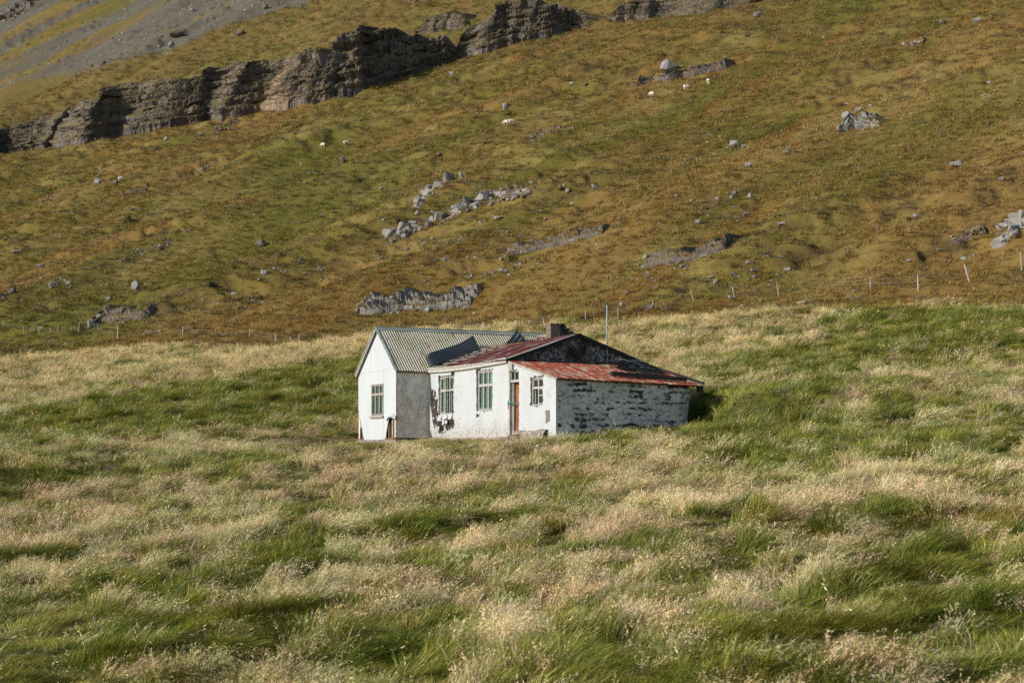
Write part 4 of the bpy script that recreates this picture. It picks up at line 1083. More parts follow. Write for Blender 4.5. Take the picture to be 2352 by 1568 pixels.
MB().box(10.90, 11.40, D_ - .06, D_ + .03, 2.405, 2.437).build('lintel_board', M['wood_grey'], house)
MB().box(13.98, C_ + .015, D_ - .028, D_ - .012, -.1, .0).build('corner_base', M['wood_white'], house) if 0 else None
MB().box(C_ - .14, C_ + .02, D_ - .03, D_ - .013, .0, lean_z(C_) - .05).build('corner_board', M['render'], house)
# rough concrete plinth right of the door
pl = MB(); r = np.random.default_rng(3); n_ = 26
Pg = np.zeros((7, n_, 3))
for k in range(n_):
    u_ = 11.72 + (13.95 - 11.72) * k / (n_ - 1)
    bulge = .16 + .10 * fbm(u_ * 2.0, 0.3, 3, 90) ; h_ = .12 + .12 * float(fbm(u_ * 1.4, 4.0, 2, 91))
    for j, (dy, zz_) in enumerate([(0, h_), (.4, h_), (.8, h_ * .8), (1.0, h_ * .4), (1.08, -.1), (1.15, -.35), (1.15, -.8)]):
        Pg[j, k] = (u_ + r.uniform(-.02, .02), D_ + .02 - dy * float(bulge) + r.uniform(-.02, .02), zz_ + r.uniform(-.02, .02))
grid_mesh('plinth', Pg, M['base'], False, house)
MB().box(A_ + .01, 10.9, D_ - .05, D_ + .22, -.8, -.04).build('foundation', M['base'], house)
MB().box(11.68, C_, D_ - .01, D_ + .22, -.8, -.055).build('foundation', M['base'], house)
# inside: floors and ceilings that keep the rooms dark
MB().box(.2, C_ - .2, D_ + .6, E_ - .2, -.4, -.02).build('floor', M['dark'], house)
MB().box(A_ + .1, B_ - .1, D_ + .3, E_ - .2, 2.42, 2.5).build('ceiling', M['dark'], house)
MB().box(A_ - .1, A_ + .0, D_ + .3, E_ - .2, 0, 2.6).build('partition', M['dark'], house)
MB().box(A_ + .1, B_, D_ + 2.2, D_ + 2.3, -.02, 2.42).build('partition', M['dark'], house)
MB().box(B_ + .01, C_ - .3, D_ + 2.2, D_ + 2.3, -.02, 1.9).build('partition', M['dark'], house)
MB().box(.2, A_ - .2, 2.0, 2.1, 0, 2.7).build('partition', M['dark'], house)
# rear walls
MB().box(A_ + .0, B_ + .2, E_ - .2, E_ - .02, -.4, 2.75).build('rear_wall', M['cement'], house)
MB().box(B_ + .2, C_ - .75, E_ - .2, E_ - .02, -.4, 1.95).build('rear_wall', M['cement'], house)
# right-hand wall: leans in towards its far end
wv_ = []
nW, nZ = 60, 24
Pw = np.zeros((nZ + 1, nW + 1, 3))
for j in range(nZ + 1):
    for i in range(nW + 1):
        s_ = i / nW; w_ = D_ + .022 + (E_ - D_ - .03) * s_
        top = 2.0 - .03 - .14 * s_
        z_ = -.7 + (top + .7) * j / nZ
        u_ = C_ - .05 * sstep(.6, 1.0, s_) - .40 * np.clip((s_ - .88) / .12, 0, 1) ** 2 - .16 * sstep(.9, 1.0, s_) * (1 - sstep(.4, 1.6, z_)) + .02 * (fbm(w_ * 1.2, z_ * 1.2, 2, 95) - .5)
        Pw[j, i] = (u_, w_, z_)
rw = grid_mesh('right_wall', Pw, M['flaking'], True, house)
md = rw.modifiers.new('thickness', 'SOLIDIFY'); md.thickness = .2; md.offset = -1

# --- main roof
bs = (RB - HB) / (MB_ - D_)
bz = lambda w: HB + .02 + (w - D_) * bs                                    # top of the rafters on the front slope
sb = np.array([0, MB_ - D_, RB - HB]); sbn = np.linalg.norm(sb)
bf = MB().slab([[(6.0, D_ - .1), (B_ - .02, D_ - .1), (B_ - .02, MB_), (8.2, MB_), (7.0, 4.25), (6.3, 3.75)]], lambda p, d: (p[0], p[1], bz(p[1]) + .02 - d), .04).build('roof', M['wood_brown'], house)
starts = [(5.92, 3.72), (6.55, 4.0), (7.2, 4.32), (7.85, 4.5), (8.5, 4.5), (9.15, 4.5), (9.8, 4.5), (10.35, 4.5)]
for k, (u_, wt_) in enumerate(starts):
    u_b = starts[k + 1][0] if k + 1 < len(starts) else B_ + .10
    lw = (wt_ - (D_ - .16)) * sbn / (MB_ - D_)
    corr('roof_sheet', (u_, D_ - .16, bz(D_ - .16) + .045 + .003 * (k % 2)), sb, (1, 0, 0), lw, u_b - u_ + .02, .076, .010, 'roof_maroon', bf, 10,
         bend=lambda a, b, q=random.uniform(0, 6): .012 * np.sin(a * 1.6 + q), edge=lambda b, q, k=k: (.30 * b if k < 3 else 0 * b) * q)
# verge flashing and boards of the tarred gable
corr('verge_flashing', (B_ - .16, D_ - .18, bz(D_ - .18) + .066), sb, (1, 0, 0), sbn * 1.07, .33, .33, .006, 'flashing', bf, 10)
MB().beam((B_ + .10, D_ - .16, bz(D_ - .16) - .01), (B_ + .10, MB_ + .02, bz(MB_ + .02) - .01), .035, .12, (0, -bs, 1)).build('barge_board', M['wood_black'], house)
bk = lambda w: RB + .02 - (w - MB_) * (RB - 2.83) / (E_ - MB_)
MB().beam((B_ + .10, MB_ + .02, bk(MB_) - .01), (B_ + .10, E_ + .1, bk(E_ + .1) - .01), .035, .14, (0, bs, 1)).build('barge_board', M['wood_black'], house)
MB().slab([[(A_ - .6, MB_), (B_ + .08, MB_), (B_ + .08, E_ + .12), (A_, E_ + .12)]], lambda p, d: (p[0], p[1], bk(p[1]) + .01 - d), .04).build('roof', M['wood_brown'], house)
for k in range(5):
    corr('roof_sheet', (5.2 + k * 1.15, MB_, RB + .055), (0, E_ - MB_, -(RB - 2.83)), (1, 0, 0), 3.3, 1.17, .076, .010, 'roof_maroon', bf, 4)
MB().box(8.0, B_ + .13, MB_ - .09, MB_ + .09, RB + .035, RB + .085).build('ridge_cap', M['wood_black'], house)
tarw = MB().slab([[(D_ + .24, 2.3), (E_ - .02, 2.3), (E_ - .02, 2.80), (MB_, RB - .03), (D_ + .02, HB - .01), (D_ + .02, 2.7), (D_ + .24, 2.6)]], sidemap(B_), .16).build('tarred_gable', M['tar'], house)
# open part: rafters, battens, torn sheet at the valley
rf = MB()
for u_ in (4.35, 5.1, 5.75):
    MB().beam((u_, D_, bz(D_) - .10), (u_, MB_, bz(MB_) - .10), .06, .11, (0, -bs, 1)).build('rafter', M['wood_brown'], house)
for k in range(7):
    w_ = 1.66 + k * .42
    MB().beam((3.95 - (w_ - 1.5) * .22, w_, bz(w_) - .01), (6.1 + .1 * k, w_, bz(w_) - .012), .055, .022, (0, -bs, 1)).build('batten', M['wood_grey'], house)
MB().box(2.6, 6.6, D_ + .12, MB_ + .2, 2.501, 2.53).build('attic_floor', M['dark'], house)  # shade under the open battens is put into its near-black colour
# rust-edged strip lying up the slope
MB().beam((4.05, 2.2, bz(2.2) + .04), (4.9, 4.15, bz(4.15) + .06), .10, .025, (0, -bs, 1)).build('torn_sheet', M['roof_red'], house)
# fascia along the front eave, sagging
fz = lambda u_: np.interp(u_, [3.9, 5.6, 7.5, 9.3, 10.9], [2.80, 2.765, 2.775, 2.82, 2.875])
for lo, hi, mt, yo in ((-.01, .06, 'wood_grey', -.13), (-.13, -.012, 'wood_white', -.10)):
    us_ = np.linspace(A_ + .04, B_ - .02, 24); v_ = []; f_ = []
    for u_ in us_:
        z_ = float(fz(u_)) ; v_ += [(u_, D_ + yo, z_ + lo), (u_, D_ + yo, z_ + hi), (u_, D_ - .02, z_ + hi), (u_, D_ - .02, z_ + lo)]
    for i in range(len(us_) - 1):
        for k in range(4): f_.append((4 * i + k, 4 * i + (k + 1) % 4, 4 * i + 4 + (k + 1) % 4, 4 * i + 4 + k))
    f_ += [(0, 1, 2, 3), tuple(4 * (len(us_) - 1) + k for k in (3, 2, 1, 0))]
    b_ = MB(); b_.v = v_; b_.f = f_; b_.build('fascia_board', M[mt], house)

# --- lean-to roof
nL = 8; lw_ = (E_ + .12 - (D_ - .10)) / nL
lr = MB().slab([[(B_ + .01, D_ - .06), (C_ + .1, D_ - .06), (C_ + .1, E_ + .06), (B_ + .01, E_ + .06)]], lambda p, d: (p[0], p[1], lean_z(p[0]) - .012 - d - .14 * (p[1] - D_) / 6 * (p[0] - B_) / (C_ - B_)), .03).build('lean_to_roof', M['wood_brown'], house)
slv = np.array([C_ - B_, 0, lean_z(C_) - lean_z(B_)]); lnl = np.linalg.norm(slv) * (C_ + .22 - B_) / (C_ - B_)
for k in range(nL):
    w_ = D_ - .10 + k * lw_
    d0 = .14 * (w_ - D_) / 6; d1 = .14 * (w_ + lw_ - D_) / 6
    corr('roof_sheet', (B_ + .005, w_, lean_z(B_) + .024 + .003 * (k % 2)), slv, (0, 1, 0), lnl + random.uniform(-.015, .015), lw_ + .012, .076, .010, 'roof_red', lr, 10,
         bend=lambda a, b, q=w_, z=random.uniform(0, 6): -(.14 * (q + b - D_) / 6) * (a / lnl) + .008 * np.sin(a * 2 + z))
MB().beam((B_, D_ - .075, lean_z(B_) - .005), (C_ + .16, D_ - .075, lean_z(C_ + .16) - .005), .02, .05, (.2, 0, 1)).build('verge_board', M['wood_grey'], lr)
MB().beam((B_ + .0, E_ + .10, 2.82), (C_ + .30, E_ + .12, 1.93), .06, .10, (.2, 0, 1)).build('barge_board', M['wood_black'], lr)
MB().box(C_ - .02, C_ + .22, E_ + .0, E_ + .16, 1.62, 1.86).build('eave_block', M['wood_black'], lr)
ab = MB()
for k in range(14):     # cement fillet, broken, where the lean-to meets the gable
    w_ = D_ + .35 + k * .41
    if k in (5, 9): continue
    ab.box(B_ + .002, B_ + .10 + .05 * (k % 3), w_, w_ + .36, lean_z(B_) - .005, lean_z(B_) + .05 + .02 * (k % 2))
ab.build('fillet', M['tar'], house)

# chimney, broken off
ch = MB().box(8.76, 9.10, 4.30, 4.72, 3.7, 4.47).build('chimney', M['chimney'], house)
MB().box(8.74, 9.12, 4.28, 4.74, 4.40, 4.46).build('chimney_cap', M['chimney'], ch)
for a in [(8.80, 9.12, 4.73, 4.98, 3.7, 4.40), (8.86, 9.10, 4.99, 5.14, 3.7, 4.30), (8.84, 9.16, 5.15, 5.40, 3.7, 4.12), (8.95, 9.12, 4.80, 4.94, 4.40, 4.46), (8.98, 9.14, 5.20, 5.30, 4.12, 4.17)]:
    MB().box(*a).build('chimney_block', M['tar'], ch)
MB().box(7.95, 8.74, 4.36, 4.62, 3.80, 4.05).build('chimney_base', M['base'], ch)
for k in range(9):
    u_ = 7.7 + .15 * k
    MB().box(u_, u_ + .10, 4.30 - .02 * (k % 3), 4.355, 3.86, 3.93 + .02 * (k % 4)).build('brick', M['chimney'], ch)
# mast on the gable
mast = MB().tube([(B_ + .06, 5.76, 2.72), (B_ + .06, 5.76, 5.10)], .028, 10).build('mast', M['metal'], house, True)
MB().tube([(B_ + .06, 5.76, 5.10), (B_ + .06, 5.76, 5.14)], .038, 10).build('mast_cap', M['wood_black'], mast)
for z_ in (3.1, 4.2): MB().tube([(B_ + .06, 5.76, z_), (B_ + .06, 5.76, z_ + .03)], .042, 10).build('mast_clamp', M['wood_black'], mast)

# ------------------------------------------------------------------ loose things on and by the house
def to_world(p):
    p = np.asarray(p, float); q = HO[:2] + U * p[0] + Wd * p[1]
    return Vector((q[0], q[1], HO[2] + p[2]))
def loose_patch(name, c00, c10, c11, c01, label, cat, mat, waves, amp, group=None, sag=0.0):
    """a bent corrugated sheet spanned by four corners (house frame), ridges along c00 -> c10"""
    c = [np.array(v_, float) for v_ in (c00, c10, c11, c01)]
    n = np.cross(c[1] - c[0], c[3] - c[0]); n /= np.linalg.norm(n); n = n if n[2] > 0 else -n
    na, nb = 14, waves * 8
    P = np.zeros((na + 1, nb + 1, 3)); o0 = np.array(to_world(c[0]))
    for i in range(na + 1):
        for j in range(nb + 1):
            a, b = i / na, j / nb
            q = (c[0] * (1 - a) + c[1] * a) * (1 - b) + (c[3] * (1 - a) + c[2] * a) * b
            q = q + n * (amp * math.cos(2 * math.pi * waves * b) + sag * math.sin(math.pi * a) + .03 * math.sin(a * 4 + b * 3) + .22 * max(0, a - .75) / .25 * max(0, b - .2) - .10 * max(0, .15 - a) * 6 * b)
            P[i, j] = np.array(to_world(q)) - o0
    o = grid_mesh(name, P, M[mat], True); o.location = o0
    md = o.modifiers.new('thickness', 'SOLIDIFY'); md.thickness = .004
    tag(o, label, cat, group)
    return o
loose_patch('loose_roof_sheet', (4.15, 1.45, 2.90), (3.20, 4.30, 3.64), (2.50, 4.20, 4.20), (3.30, 1.55, 3.44), 'long dark corrugated sheet fallen against the green roof', 'roof sheet', 'sheet_dark', 6, .036, 'loose roof sheets', .02)
loose_patch('loose_roof_sheet', (3.45, 5.55, 3.40), (2.86, 7.00, 3.95), (2.08, 6.52, 4.62), (2.72, 5.62, 4.02), 'short dark corrugated sheet sticking up near the chimney', 'roof sheet', 'sheet_dark', 5, .036, 'loose roof sheets')
# timber on the lean-to roof
zl = lambda u_, w_: lean_z(u_) - .14 * (w_ - D_) / 6 * (u_ - B_) / (C_ - B_) + .04
p, q = (13.72, 4.25, zl(13.72, 4.25) + .10), (14.35, 7.15, zl(14.35, 7.15) + .12)
c0 = to_world(p); tb = MB().beam((0, 0, 0), to_world(q) - c0, .22, .14).build('timber_beam', M['wood_black']); tb.location = c0
tag(tb, 'long black timber beam lying on the rusty lean-to roof', 'beam')
# heap of old netting and cord
nb_ = MB(); r = np.random.default_rng(12)
cu, cw = 12.2, 6.45; n0 = to_world((cu, cw, zl(cu, cw)))
for k in range(170):
    u_ = cu + r.normal() * .50; w_ = cw + r.uniform(-.6, .6); L_ = r.uniform(.4, 1.1); a = r.normal() * .25
    hgt = .03 + .20 * math.exp(-((u_ - 11.6) / .5) ** 2) * r.uniform() + .08 * r.uniform()
    pts_ = []
    for t_ in np.linspace(-.5, .5, 6):
        uu = u_ + a * t_ * L_ + .06 * math.sin(t_ * 7 + k); ww = min(w_ + t_ * L_, E_ + .05)
        pts_.append(to_world((uu, ww, zl(uu, ww) + .01 + hgt * (1 - (2 * t_) ** 2) + .015)) - n0)
    nb_.tube(pts_, r.uniform(.008, .016), 4)
net = nb_.build('cord_heap', M['wood_black'], None, False, False); net.location = n0
tag(net, 'tangled heap of black cord on the far end of the lean-to roof', 'cord heap')
wr = MB()
for k in range(26):
    u_ = cu + r.normal() * .45 - .1; w_ = cw + r.uniform(-.5, .5); L_ = r.uniform(.3, .9)
    wr.tube([to_world((u_ + .05 * math.sin(t_ * 6 + k), min(w_ + t_ * L_, E_), zl(u_, w_) + .06 + .20 * math.exp(-((u_ - 11.6) / .5) ** 2) + .05 * math.cos(t_ * 5))) - n0 for t_ in np.linspace(-.5, .5, 6)], .006, 4)
wr.build('pale_strands', M['metal'], net, False, False)
# tyre half sunk by the right wall
ty = MB(); R_, r_ = .42, .10
for k in range(32):
    a = 2 * math.pi * k / 32
    for j in range(10):
        b = 2 * math.pi * j / 10; rr = R_ + r_ * math.cos(b) * 1.3
        ty.v.append((r_ * math.sin(b), rr * math.cos(a), rr * math.sin(a)))
for k in range(32):
    for j in range(10): ty.f.append((k * 10 + j, ((k + 1) % 32) * 10 + j, ((k + 1) % 32) * 10 + (j + 1) % 10, k * 10 + (j + 1) % 10))
tyre = ty.build('tyre', M['rubber'], None, True); tyre.location = to_world((C_ + .16, 4.55, -.10)); tyre.rotation_euler = (0, math.radians(-10), -TH)
tag(tyre, 'black tyre half sunk in grass against the flaking right wall', 'tyre')
# rope across the door
rp = MB(); rpts = [(DR[0] - .05, D_ - .04, 1.22), (DR[0] + .1, D_ - .035, 1.225), (DR[0] + .35, D_ + .0, 1.215), (DR[0] + .6, D_ + .0, 1.20), (DR[1] + .04, D_ - .03, 1.195)]
r0 = to_world(rpts[0]); rp.tube([to_world(q) - r0 for q in rpts], .016, 6)
rope = rp.build('rope', M['rope'], None, True); rope.location = r0
tag(rope, 'teal rope tied across the brown door', 'rope')
kn = MB(); kn.tube([to_world((DR[0] + .04 + .05 * k, D_ - .055 + .02 * math.sin(k * 2), 1.22 + .02 * math.cos(k * 2.3))) - r0 for k in range(6)], [.02, .035, .025, .04, .03, .018], 8)
kn.build('knot', M['rope'], rope, True)
# stones by the door step
for k, (x, y, w, h, lab) in enumerate([(1135, 1000, 34, 9, 'flat pale step stone left of the door'), (1152, 993, 40, 12, 'broad grey stone against the wall left of the door'), (1170, 1012, 22, 7, 'pale broken slab in front of the door'), (1180, 1004, 22, 10, 'dark stone below the door sill')]):
    p, d = ground_at(x, y + 6); m_ = d / 4000
    me = rock_data('step_stone', 820 + k, M['rock_pale' if k < 3 else 'rock_brown'], w * m_ * 1.3, w * m_ * .7, h * m_ * 1.8, 18, .6)
    o = bpy.data.objects.new('step_stone', me); o.location = p - Vector((0, 0, .04)); o.rotation_euler = (0, 0, -TH + .2 * k); link(o); tag(o, lab, 'stone', 'stones at the door')

# ------------------------------------------------------------------ fence at the foot of the hill
FP = [(7, 751, 15), (30, 759, 9), (55, 766, 17), (90, 764, 13), (115, 769, 16), (133, 767, 20), (181, 762, 21), (224, 762, 17), (270, 778, 29), (368, 771, 14), (419, 771.5, 21), (472, 772.5, 16), (523, 776, 12), (573, 776, 20), (633, 784, 17), (666, 788, 14), (687, 784, 16), (743, 782, 15),
      (850, 779, 18), (950, 771, 18), (1042, 764, 20), (1111, 763, 22), (1183, 762, 22), (1253, 756, 26), (1345, 738, 24), (1420, 728, 20), (1500, 712, 22),
      (1593, 691, 28), (1687, 684, 27), (1788, 678, 29), (1890, 664, 15), (1999, 663, 25), (2109, 664, 33), (2227, 649, 41), (2347, 620, 39)]
f0, _ = ground_at(1111, 763)
fence = empty('fence', f0)
tag(fence, 'old wire fence with bleached posts along the foot of the hill', 'fence')
tops = []
for i, (x, y, h) in enumerate(FP):
    a_ = (x - 1176) / 4000.0
    yq = foot_y(a_) * (1.012 + .01 * math.sin(i * 1.7))
    # stand where the survey puts it, on the ground
    g_, d_ = ground_at(x, y)
    hh = h * d_ / 4000.0
    lean = {27: -.28, 28: -.2, 29: -.12, 33: -.27, 23: -.25, 3: -.15, 2: -.1}.get(i, random.uniform(-.05, .05))
    tp = g_ + Vector((lean * hh, 0, hh + .05))
    m_ = 'post_dark' if i in (1, 30, 11, 12) else 'post'
    rr = .037 if i not in (8, 14, 16, 32, 33, 34) else .06
    b_ = MB().tube([g_ - f0 - Vector((lean * .3, 0, .3)), g_ - f0 + (tp - g_) * .5, tp - f0], [rr, rr * .95, rr * .85], 7)
    b_.build('post', M[m_], fence, False, False)
    tops.append((g_, tp))
for q in (.85, .5):
    for i in range(len(tops) - 1):
        a = tops[i][0].lerp(tops[i][1], q) - f0; b = tops[i + 1][0].lerp(tops[i + 1][1], q) - f0
        if (a - b).length > 40: continue
        m_ = (a + b) / 2 - Vector((0, 0, .06))
        MB().tube([a, m_, b], .006, 3).build('wire', M['wire'], fence, False, False)

# ------------------------------------------------------------------ sheep
def sheep_mesh(name, graze):
    """one continuous skin: body, neck, head, legs, tail"""
    J = {'rump': (-.42, 0, .62, .24), 'hip': (-.22, 0, .64, .27), 'mid': (.02, 0, .62, .29), 'chest': (.26, 0, .64, .25), 'neck': (.42, 0, .72, .14), 'poll': (.52, 0, .84, .10), 'brow': (.60, 0, .82, .085), 'nose': (.72, 0, .74, .05), 'tail': (-.56, 0, .56, .06)}
    if graze: J.update({'neck': (.44, 0, .56, .14), 'poll': (.54, 0, .36, .095), 'brow': (.58, 0, .28, .08), 'nose': (.66, 0, .14, .05)})
    Eg = [('rump', 'hip'), ('hip', 'mid'), ('mid', 'chest'), ('chest', 'neck'), ('neck', 'poll'), ('poll', 'brow'), ('brow', 'nose'), ('rump', 'tail')]
    for s_, y_ in (('l', .13), ('r', -.13)):
        J['fs' + s_] = (.24, y_, .42, .10); J['fk' + s_] = (.25, y_, .22, .045); J['ff' + s_] = (.24, y_, .0, .035)
        J['hs' + s_] = (-.30, y_, .44, .12); J['hk' + s_] = (-.24, y_, .32, .07); J['hh' + s_] = (-.36, y_, .20, .042); J['hf' + s_] = (-.34, y_, .0, .035)
        Eg += [('chest', 'fs' + s_), ('fs' + s_, 'fk' + s_), ('fk' + s_, 'ff' + s_), ('hip', 'hs' + s_), ('hs' + s_, 'hk' + s_), ('hk' + s_, 'hh' + s_), ('hh' + s_, 'hf' + s_)]
        J['ear' + s_] = (J['poll'][0] - .02, y_ * .9, J['poll'][2] + .01, .03); Eg.append(('poll', 'ear' + s_))
    ks = list(J)
    me = bpy.data.meshes.new(name); me.from_pydata([J[k][:3] for k in ks], [(ks.index(a), ks.index(b)) for a, b in Eg], [])
    o = bpy.data.objects.new(name, me); COL.objects.link(o)
    o.modifiers.new('skin', 'SKIN'); sd_ = o.modifiers.new('sub', 'SUBSURF'); sd_.levels = 1; sd_.render_levels = 1
    for i, k in enumerate(ks):
        me.skin_vertices[0].data[i].radius = (J[k][3], J[k][3]); me.skin_vertices[0].data[i].use_root = k == 'mid'
    dg = bpy.context.evaluated_depsgraph_get(); ev = o.evaluated_get(dg)
    out = bpy.data.meshes.new_from_object(ev); out.name = name
    bpy.data.objects.remove(o); bpy.data.meshes.remove(me)
    out.polygons.foreach_set('use_smooth', [True] * len(out.polygons)); out.materials.clear(); out.materials.append(M['wool'])
    return out
SH = [sheep_mesh('sheep', True), sheep_mesh('sheep', False)]
for x, y, rz, k, wpx, lab in [(1161, 288, 3.0, 0, 15, 'left of two white sheep grazing side by side mid slope'), (1175, 286, .1, 0, 16, 'right of two white sheep grazing side by side mid slope'), (795, 334, .2, 1, 12, 'white sheep left of centre below the cliffs, nearer the pair'), (741, 339, 2.9, 0, 10, 'white sheep furthest left of the two below the cliffs'),
                         (277, 416, .1, 1, 13, 'cream sheep beside a brown boulder on the left slope'), (1577, 207, .1, 1, 14, 'white sheep standing below the square boulder, middle of three'), (1628, 194, 1.2, 0, 10, 'white sheep furthest right on the slope'), (1496, 223, 2.8, 0, 10, 'white sheep below the dark ledge, left of three')]:
    p, d = ground_at(x, y)
    o = bpy.data.objects.new('sheep', SH[k]); o.location = p + Vector((0, 0, .05)); o.rotation_euler = (0, -.1, rz)
    s_ = .88 * max(1.1, wpx * d / 4000.0 / 1.25); o.scale = (s_, s_, s_)
    link(o); tag(o, lab, 'sheep', 'sheep grazing on the hillside')

# ------------------------------------------------------------------ grass
PROTO = bpy.data.collections.new('grass_tufts')
def tuft(name, n, radius, hgt, width, lean, seed, mat, seeds=0, spread=.5):
    """a clump of bent blades leaning down wind (+x); seeds: share of stems that carry a seed head"""
    r = np.random.default_rng(seed)
    V = []; Fc = []; bv = []; hh = []
    for k in range(n):
        a = r.uniform(0, 6.283); q = radius * math.sqrt(r.uniform())
        bx, by = q * math.cos(a), q * math.sin(a)
        h = hgt * r.uniform(.55, 1.1)
        dirx = lean * r.uniform(.5, 1.4) + spread * math.cos(a) * r.uniform(.2, 1); diry = spread * math.sin(a) * r.uniform(.2, 1) + r.normal() * .2
        wa = r.uniform(0, 3.14); wx, wy = math.cos(wa), math.sin(wa)
        head = r.uniform() < seeds
        w = width * r.uniform(.6, 1.2) * (.45 if head else 1)
        val = r.uniform(); b = len(V)
        ts = (0, .4, .75, 1.0)
        c = []
        for t_ in ts:
            L = math.hypot(dirx, diry)
            c.append((bx + dirx * h * t_ * t_, by + diry * h * t_ * t_, h * t_ * (1 - .30 * min(L, 1.6) * t_)))
        for i in range(3):
            ww = w * (1, .9, .6)[i] * .5
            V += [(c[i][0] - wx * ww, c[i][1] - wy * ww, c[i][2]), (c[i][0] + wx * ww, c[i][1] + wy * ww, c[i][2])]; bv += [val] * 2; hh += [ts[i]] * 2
        V.append(c[3]); bv.append(val); hh.append(1.0)
        Fc += [(b, b + 1, b + 3, b + 2), (b + 2, b + 3, b + 5, b + 4), (b + 4, b + 5, b + 6)]
        if head:
            st = np.array(c[3]) - np.array(c[2]); st /= np.linalg.norm(st) + 1e-9
            for s_ in range(6):
                base = np.array(c[3]) - st * .026 * s_ * (hgt / .5)
                d1 = st + r.normal(size=3) * .55; d1 /= np.linalg.norm(d1); d2 = np.cross(d1, r.normal(size=3)); d2 /= np.linalg.norm(d2)
                sz = .024 * r.uniform(.7, 1.3) * (hgt / .5)
                b2 = len(V)
                V += [tuple(base), tuple(base + d1 * sz + d2 * sz * .16), tuple(base + d1 * sz * 2), tuple(base + d1 * sz - d2 * sz * .16)]; bv += [min(1, val * .6 + .4)] * 4; hh += [1.0] * 4
                Fc.append((b2, b2 + 1, b2 + 2, b2 + 3))
    me = bpy.data.meshes.new(name); me.from_pydata([tuple(map(float, v_)) for v_ in V], [], Fc)
    for nm, dat in (('bv', bv), ('hh', hh)):
        at = me.attributes.new(nm, 'FLOAT', 'POINT'); at.data.foreach_set('value', np.array(dat, np.float32))
    me.materials.append(mat)
    o = bpy.data.objects.new(name, me); PROTO.objects.link(o)
for i in range(4): tuft('tuft_a%d' % i, 64, .20, .44, .011, .80, 2000 + i, M['blade'])                       # 0-3 leafy green
for i in range(4): tuft('tuft_b%d' % i, 52, .22, .50, .008, .65, 2100 + i, M['blade'], .58)                  # 4-7 seeding
for i in range(3): tuft('tuft_c%d' % i, 90, .26, .55, .013, .95, 2200 + i, M['blade'], .05, .8)              # 8-10 big tussock
for i in range(4): tuft('tuft_d%d' % i, 46, .42, .34, .030, .45, 2300 + i, M['hill_blade'], 0, .7)           # 11-14 hill cover

for i in range(3): tuft('tuft_e%d' % i, 9, .25, .72, .007, .9, 2400 + i, M['blade'], .25, .9)               # 15-17 dead stalks
def scatter(name, X, Y, idx, scl, yaw, colr, label):
    n = len(X); Z = height(X, Y) - .03
    me = bpy.data.meshes.new(name)
    me.vertices.add(n); me.vertices.foreach_set('co', np.stack([X, Y, Z], 1).astype(np.float32).reshape(-1))
    def put(nm, typ, key, dat): a = me.attributes.new(nm, typ, 'POINT'); a.data.foreach_set(key, dat)
    put('idx', 'INT', 'value', idx.astype(np.int32)); put('scl', 'FLOAT_VECTOR', 'vector', scl.astype(np.float32).reshape(-1))
    rot = np.stack([RNG.normal(0, .10, n), RNG.normal(0, .10, n), yaw], 1)
    put('rot', 'FLOAT_VECTOR', 'vector', rot.astype(np.float32).reshape(-1))
    put('col', 'FLOAT_COLOR', 'color', np.concatenate([colr, np.ones((n, 1))], 1).astype(np.float32).reshape(-1))
    o = bpy.data.objects.new(name, me); link(o)
    ng = bpy.data.node_groups.new(name, 'GeometryNodeTree')
    ng.interface.new_socket('Geometry', in_out='INPUT', socket_type='NodeSocketGeometry'); ng.interface.new_socket('Geometry', in_out='OUTPUT', socket_type='NodeSocketGeometry')
    N = ng.nodes; Lk = ng.links
    gi = N.new('NodeGroupInput'); go = N.new('NodeGroupOutput'); ip = N.new('GeometryNodeInstanceOnPoints'); ci = N.new('GeometryNodeCollectionInfo')
    ci.inputs[0].default_value = PROTO; ci.inputs['Separate Children'].default_value = True; ci.inputs['Reset Children'].default_value = True
    def na(nm, typ):
        q = N.new('GeometryNodeInputNamedAttribute'); q.data_type = typ; q.inputs[0].default_value = nm; return q.outputs[0]
    Lk.new(gi.outputs[0], ip.inputs['Points']); Lk.new(ci.outputs[0], ip.inputs['Instance']); ip.inputs['Pick Instance'].default_value = True
    Lk.new(na('idx', 'INT'), ip.inputs['Instance Index']); Lk.new(na('rot', 'FLOAT_VECTOR'), ip.inputs['Rotation']); Lk.new(na('scl', 'FLOAT_VECTOR'), ip.inputs['Scale'])
    Lk.new(ip.outputs[0], go.inputs[0])
    md = o.modifiers.new('grass', 'NODES'); md.node_group = ng
    tag(o, label, 'grass', kind='stuff')
    return o

def sample_y(n, y0, y1, p):
    """distances with density falling as y**-p per unit area"""
    e = 2 - p; u_ = RNG.uniform(size=n)
    return (y0 ** e + u_ * (y1 ** e - y0 ** e)) ** (1 / e)
def jitter_col(c, amt):
    n = len(c); return np.clip(c * (1 + RNG.normal(0, amt, (n, 1))) * (1 + RNG.normal(0, amt * .35, (n, 3))), .005, .9)
# meadow
n = 30000
Y1 = sample_y(n, 17, 46, 0.0); n2 = 105000; Y2 = sample_y(n2, 46, 200, 1.2)
Y = np.concatenate([Y1, Y2]); X = RNG.uniform(-.345, .345, len(Y)) * Y
keep = tau(X, Y) < 121 + (fbm(X / 6, Y / 6, 2, 61) - .5) * 10
lu = (X - HO[0]) * U[0] + (Y - HO[1]) * U[1]; lw2 = (X - HO[0]) * Wd[0] + (Y - HO[1]) * Wd[1]
inside_h = ((lu > -.12) & (lu < A_ + .1) & (lw2 > -.12) & (lw2 < LA + .2)) | ((lu > A_ - .1) & (lu < C_ + .12) & (lw2 > D_ - .2) & (lw2 < E_ + .2))
near_plinth = (lu > 10.6) & (lu < 13.9) & (lw2 > D_ - .75) & (lw2 < D_ + .2)
keep &= ~inside_h & ~(near_plinth & (RNG.uniform(size=len(X)) < .85))
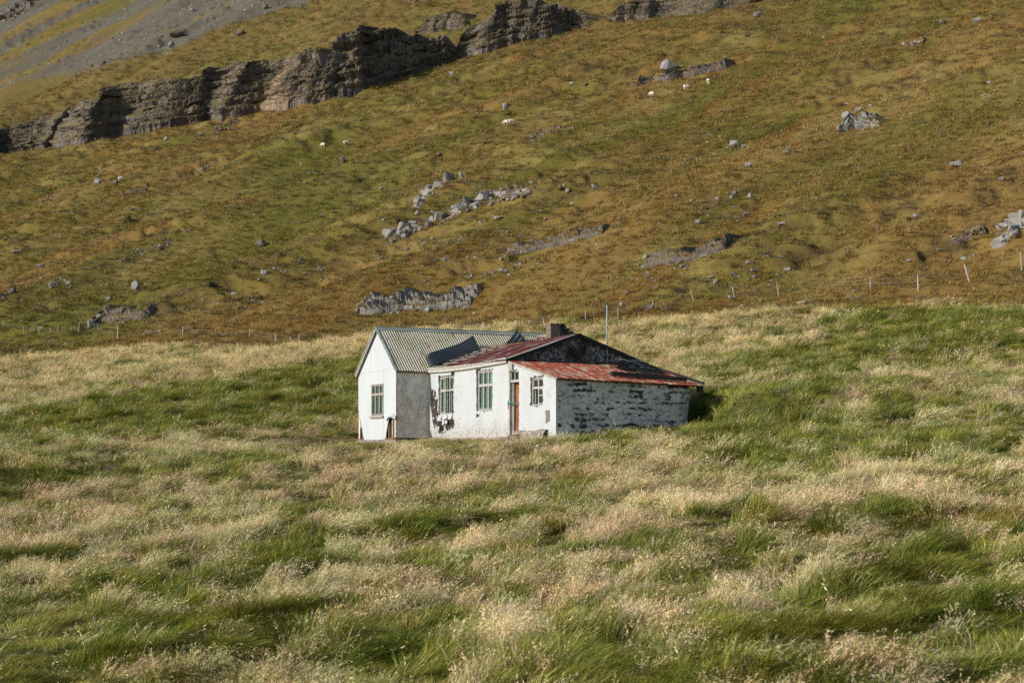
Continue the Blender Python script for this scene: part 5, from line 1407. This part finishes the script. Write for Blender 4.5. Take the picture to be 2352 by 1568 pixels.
X = X[keep]; Y = Y[keep]; lu = lu[keep]; lw2 = lw2[keep]; n = len(X)
mc, g = meadow_col(X, Y)
pick = np.clip((.38 * vnoise(X / .4, Y / .6, 67) + .62 * RNG.uniform(size=n) - .5) * 1.25 + .5, 0, 1); gs = sstep(.22, .70, g)
isg = pick < .54 + .41 * gs
clump = fbm(X / 1.6, Y / 2.0, 3, 62)
tus = (clump > .57) & (RNG.uniform(size=n) < .45) & isg
idx = np.where(isg, RNG.integers(0, 4, n), RNG.integers(4, 8, n)); idx = np.where(tus, RNG.integers(8, 11, n), idx)
fv = sstep(.2, .8, vnoise(X / .8, Y / 1.1, 63))
fresh = lerp(np.array([.185, .210, .026]), np.array([.310, .305, .055]), fv)
fresh = lerp(fresh, np.array([.44, .355, .135]), (1 - gs) * .55)
dryc = lerp(np.array([.56, .485, .275]), np.array([.57, .46, .28]), sstep(.35, .65, fbm(X / 7, Y / 9, 2, 52)))
dryc = lerp(dryc, np.array([.66, .53, .29]), sstep(60, 118, tau(X, Y)))
stalk = RNG.uniform(size=n) < .05
idx = np.where(stalk, RNG.integers(15, 18, n), idx)
cc = np.where(isg[:, None], fresh, dryc)
cc = np.where(tus[:, None], lerp(np.array([.150, .180, .024]), np.array([.285, .285, .050]), fv), cc)
cc = np.where(stalk[:, None], np.array([.66, .56, .32]), cc)
cc = jitter_col(cc, .25) * 1.22
s = np.clip(Y / 46, 1, None) ** .50 * RNG.uniform(.65, 1.15, n)
ht = (.22 + 1.20 * sstep(.28, .70, fbm(X / .8, Y / 1.0, 3, 66))) * np.clip(46 / Y, .6, 1) ** .3 * np.where(isg & ~tus, .85, 1.05) * .82
dist_h = np.minimum(np.hypot(np.clip(np.abs(lu - 7.2) - 7.4, 0, None), np.clip(np.abs(lw2 - 3.8) - 4.0, 0, None)), 6)
fd = np.where(lu < A_ + .3, -lw2, D_ - lw2)
nearf = np.maximum(sstep(1.6, 8.5, fd), np.maximum(sstep(1.5, 6, -lu), sstep(1.0, 3.2, lu - C_)))
ht = ht * np.where(fd > -6.5, .24 + .76 * nearf, 1.0)
scl = np.stack([s, s, s * ht], 1)
scatter('meadow_grass', X, Y, idx, scl, (vnoise(X / 2.2, Y / 2.2, 68) - .5) * 2.6 - .1 + RNG.normal(0, .5, n), cc, 'windblown meadow of fresh green and dry seeding grass')
# hillside
n = 105000
Y = sample_y(n, 118, 760, 1.75); X = RNG.uniform(-.345, .345, n) * Y
tt = tau(X, Y)
keep = (tt > 117) & (RNG.uniform(size=n) > scree_w(X, Y) * .97)
X = X[keep]; Y = Y[keep]; n = len(X)
hc = hill_col(X, Y) * np.array([1.12, 1.08, .66])
q = fbm(X / 3.0, Y / 3.6, 3, 71)
hc = lerp(hc, hc * .42, sstep(.56, .66, q) * (RNG.uniform(size=n) < .75))
hc = lerp(hc, np.array([.40, .32, .15]), sstep(.56, .68, fbm(X / 2.2 + 9, Y / 3, 3, 72)) * .5)
s = .95 * (Y / 150) ** .75 * RNG.uniform(.6, 1.35, n)
ht = RNG.uniform(.55, 1.1, n) * (150 / Y) ** .25
scatter('hill_grass', X, Y, RNG.integers(11, 15, n), np.stack([s, s, s * ht], 1), RNG.normal(0, .8, n), jitter_col(hc, .24), 'short brown and olive grass covering the hillside')
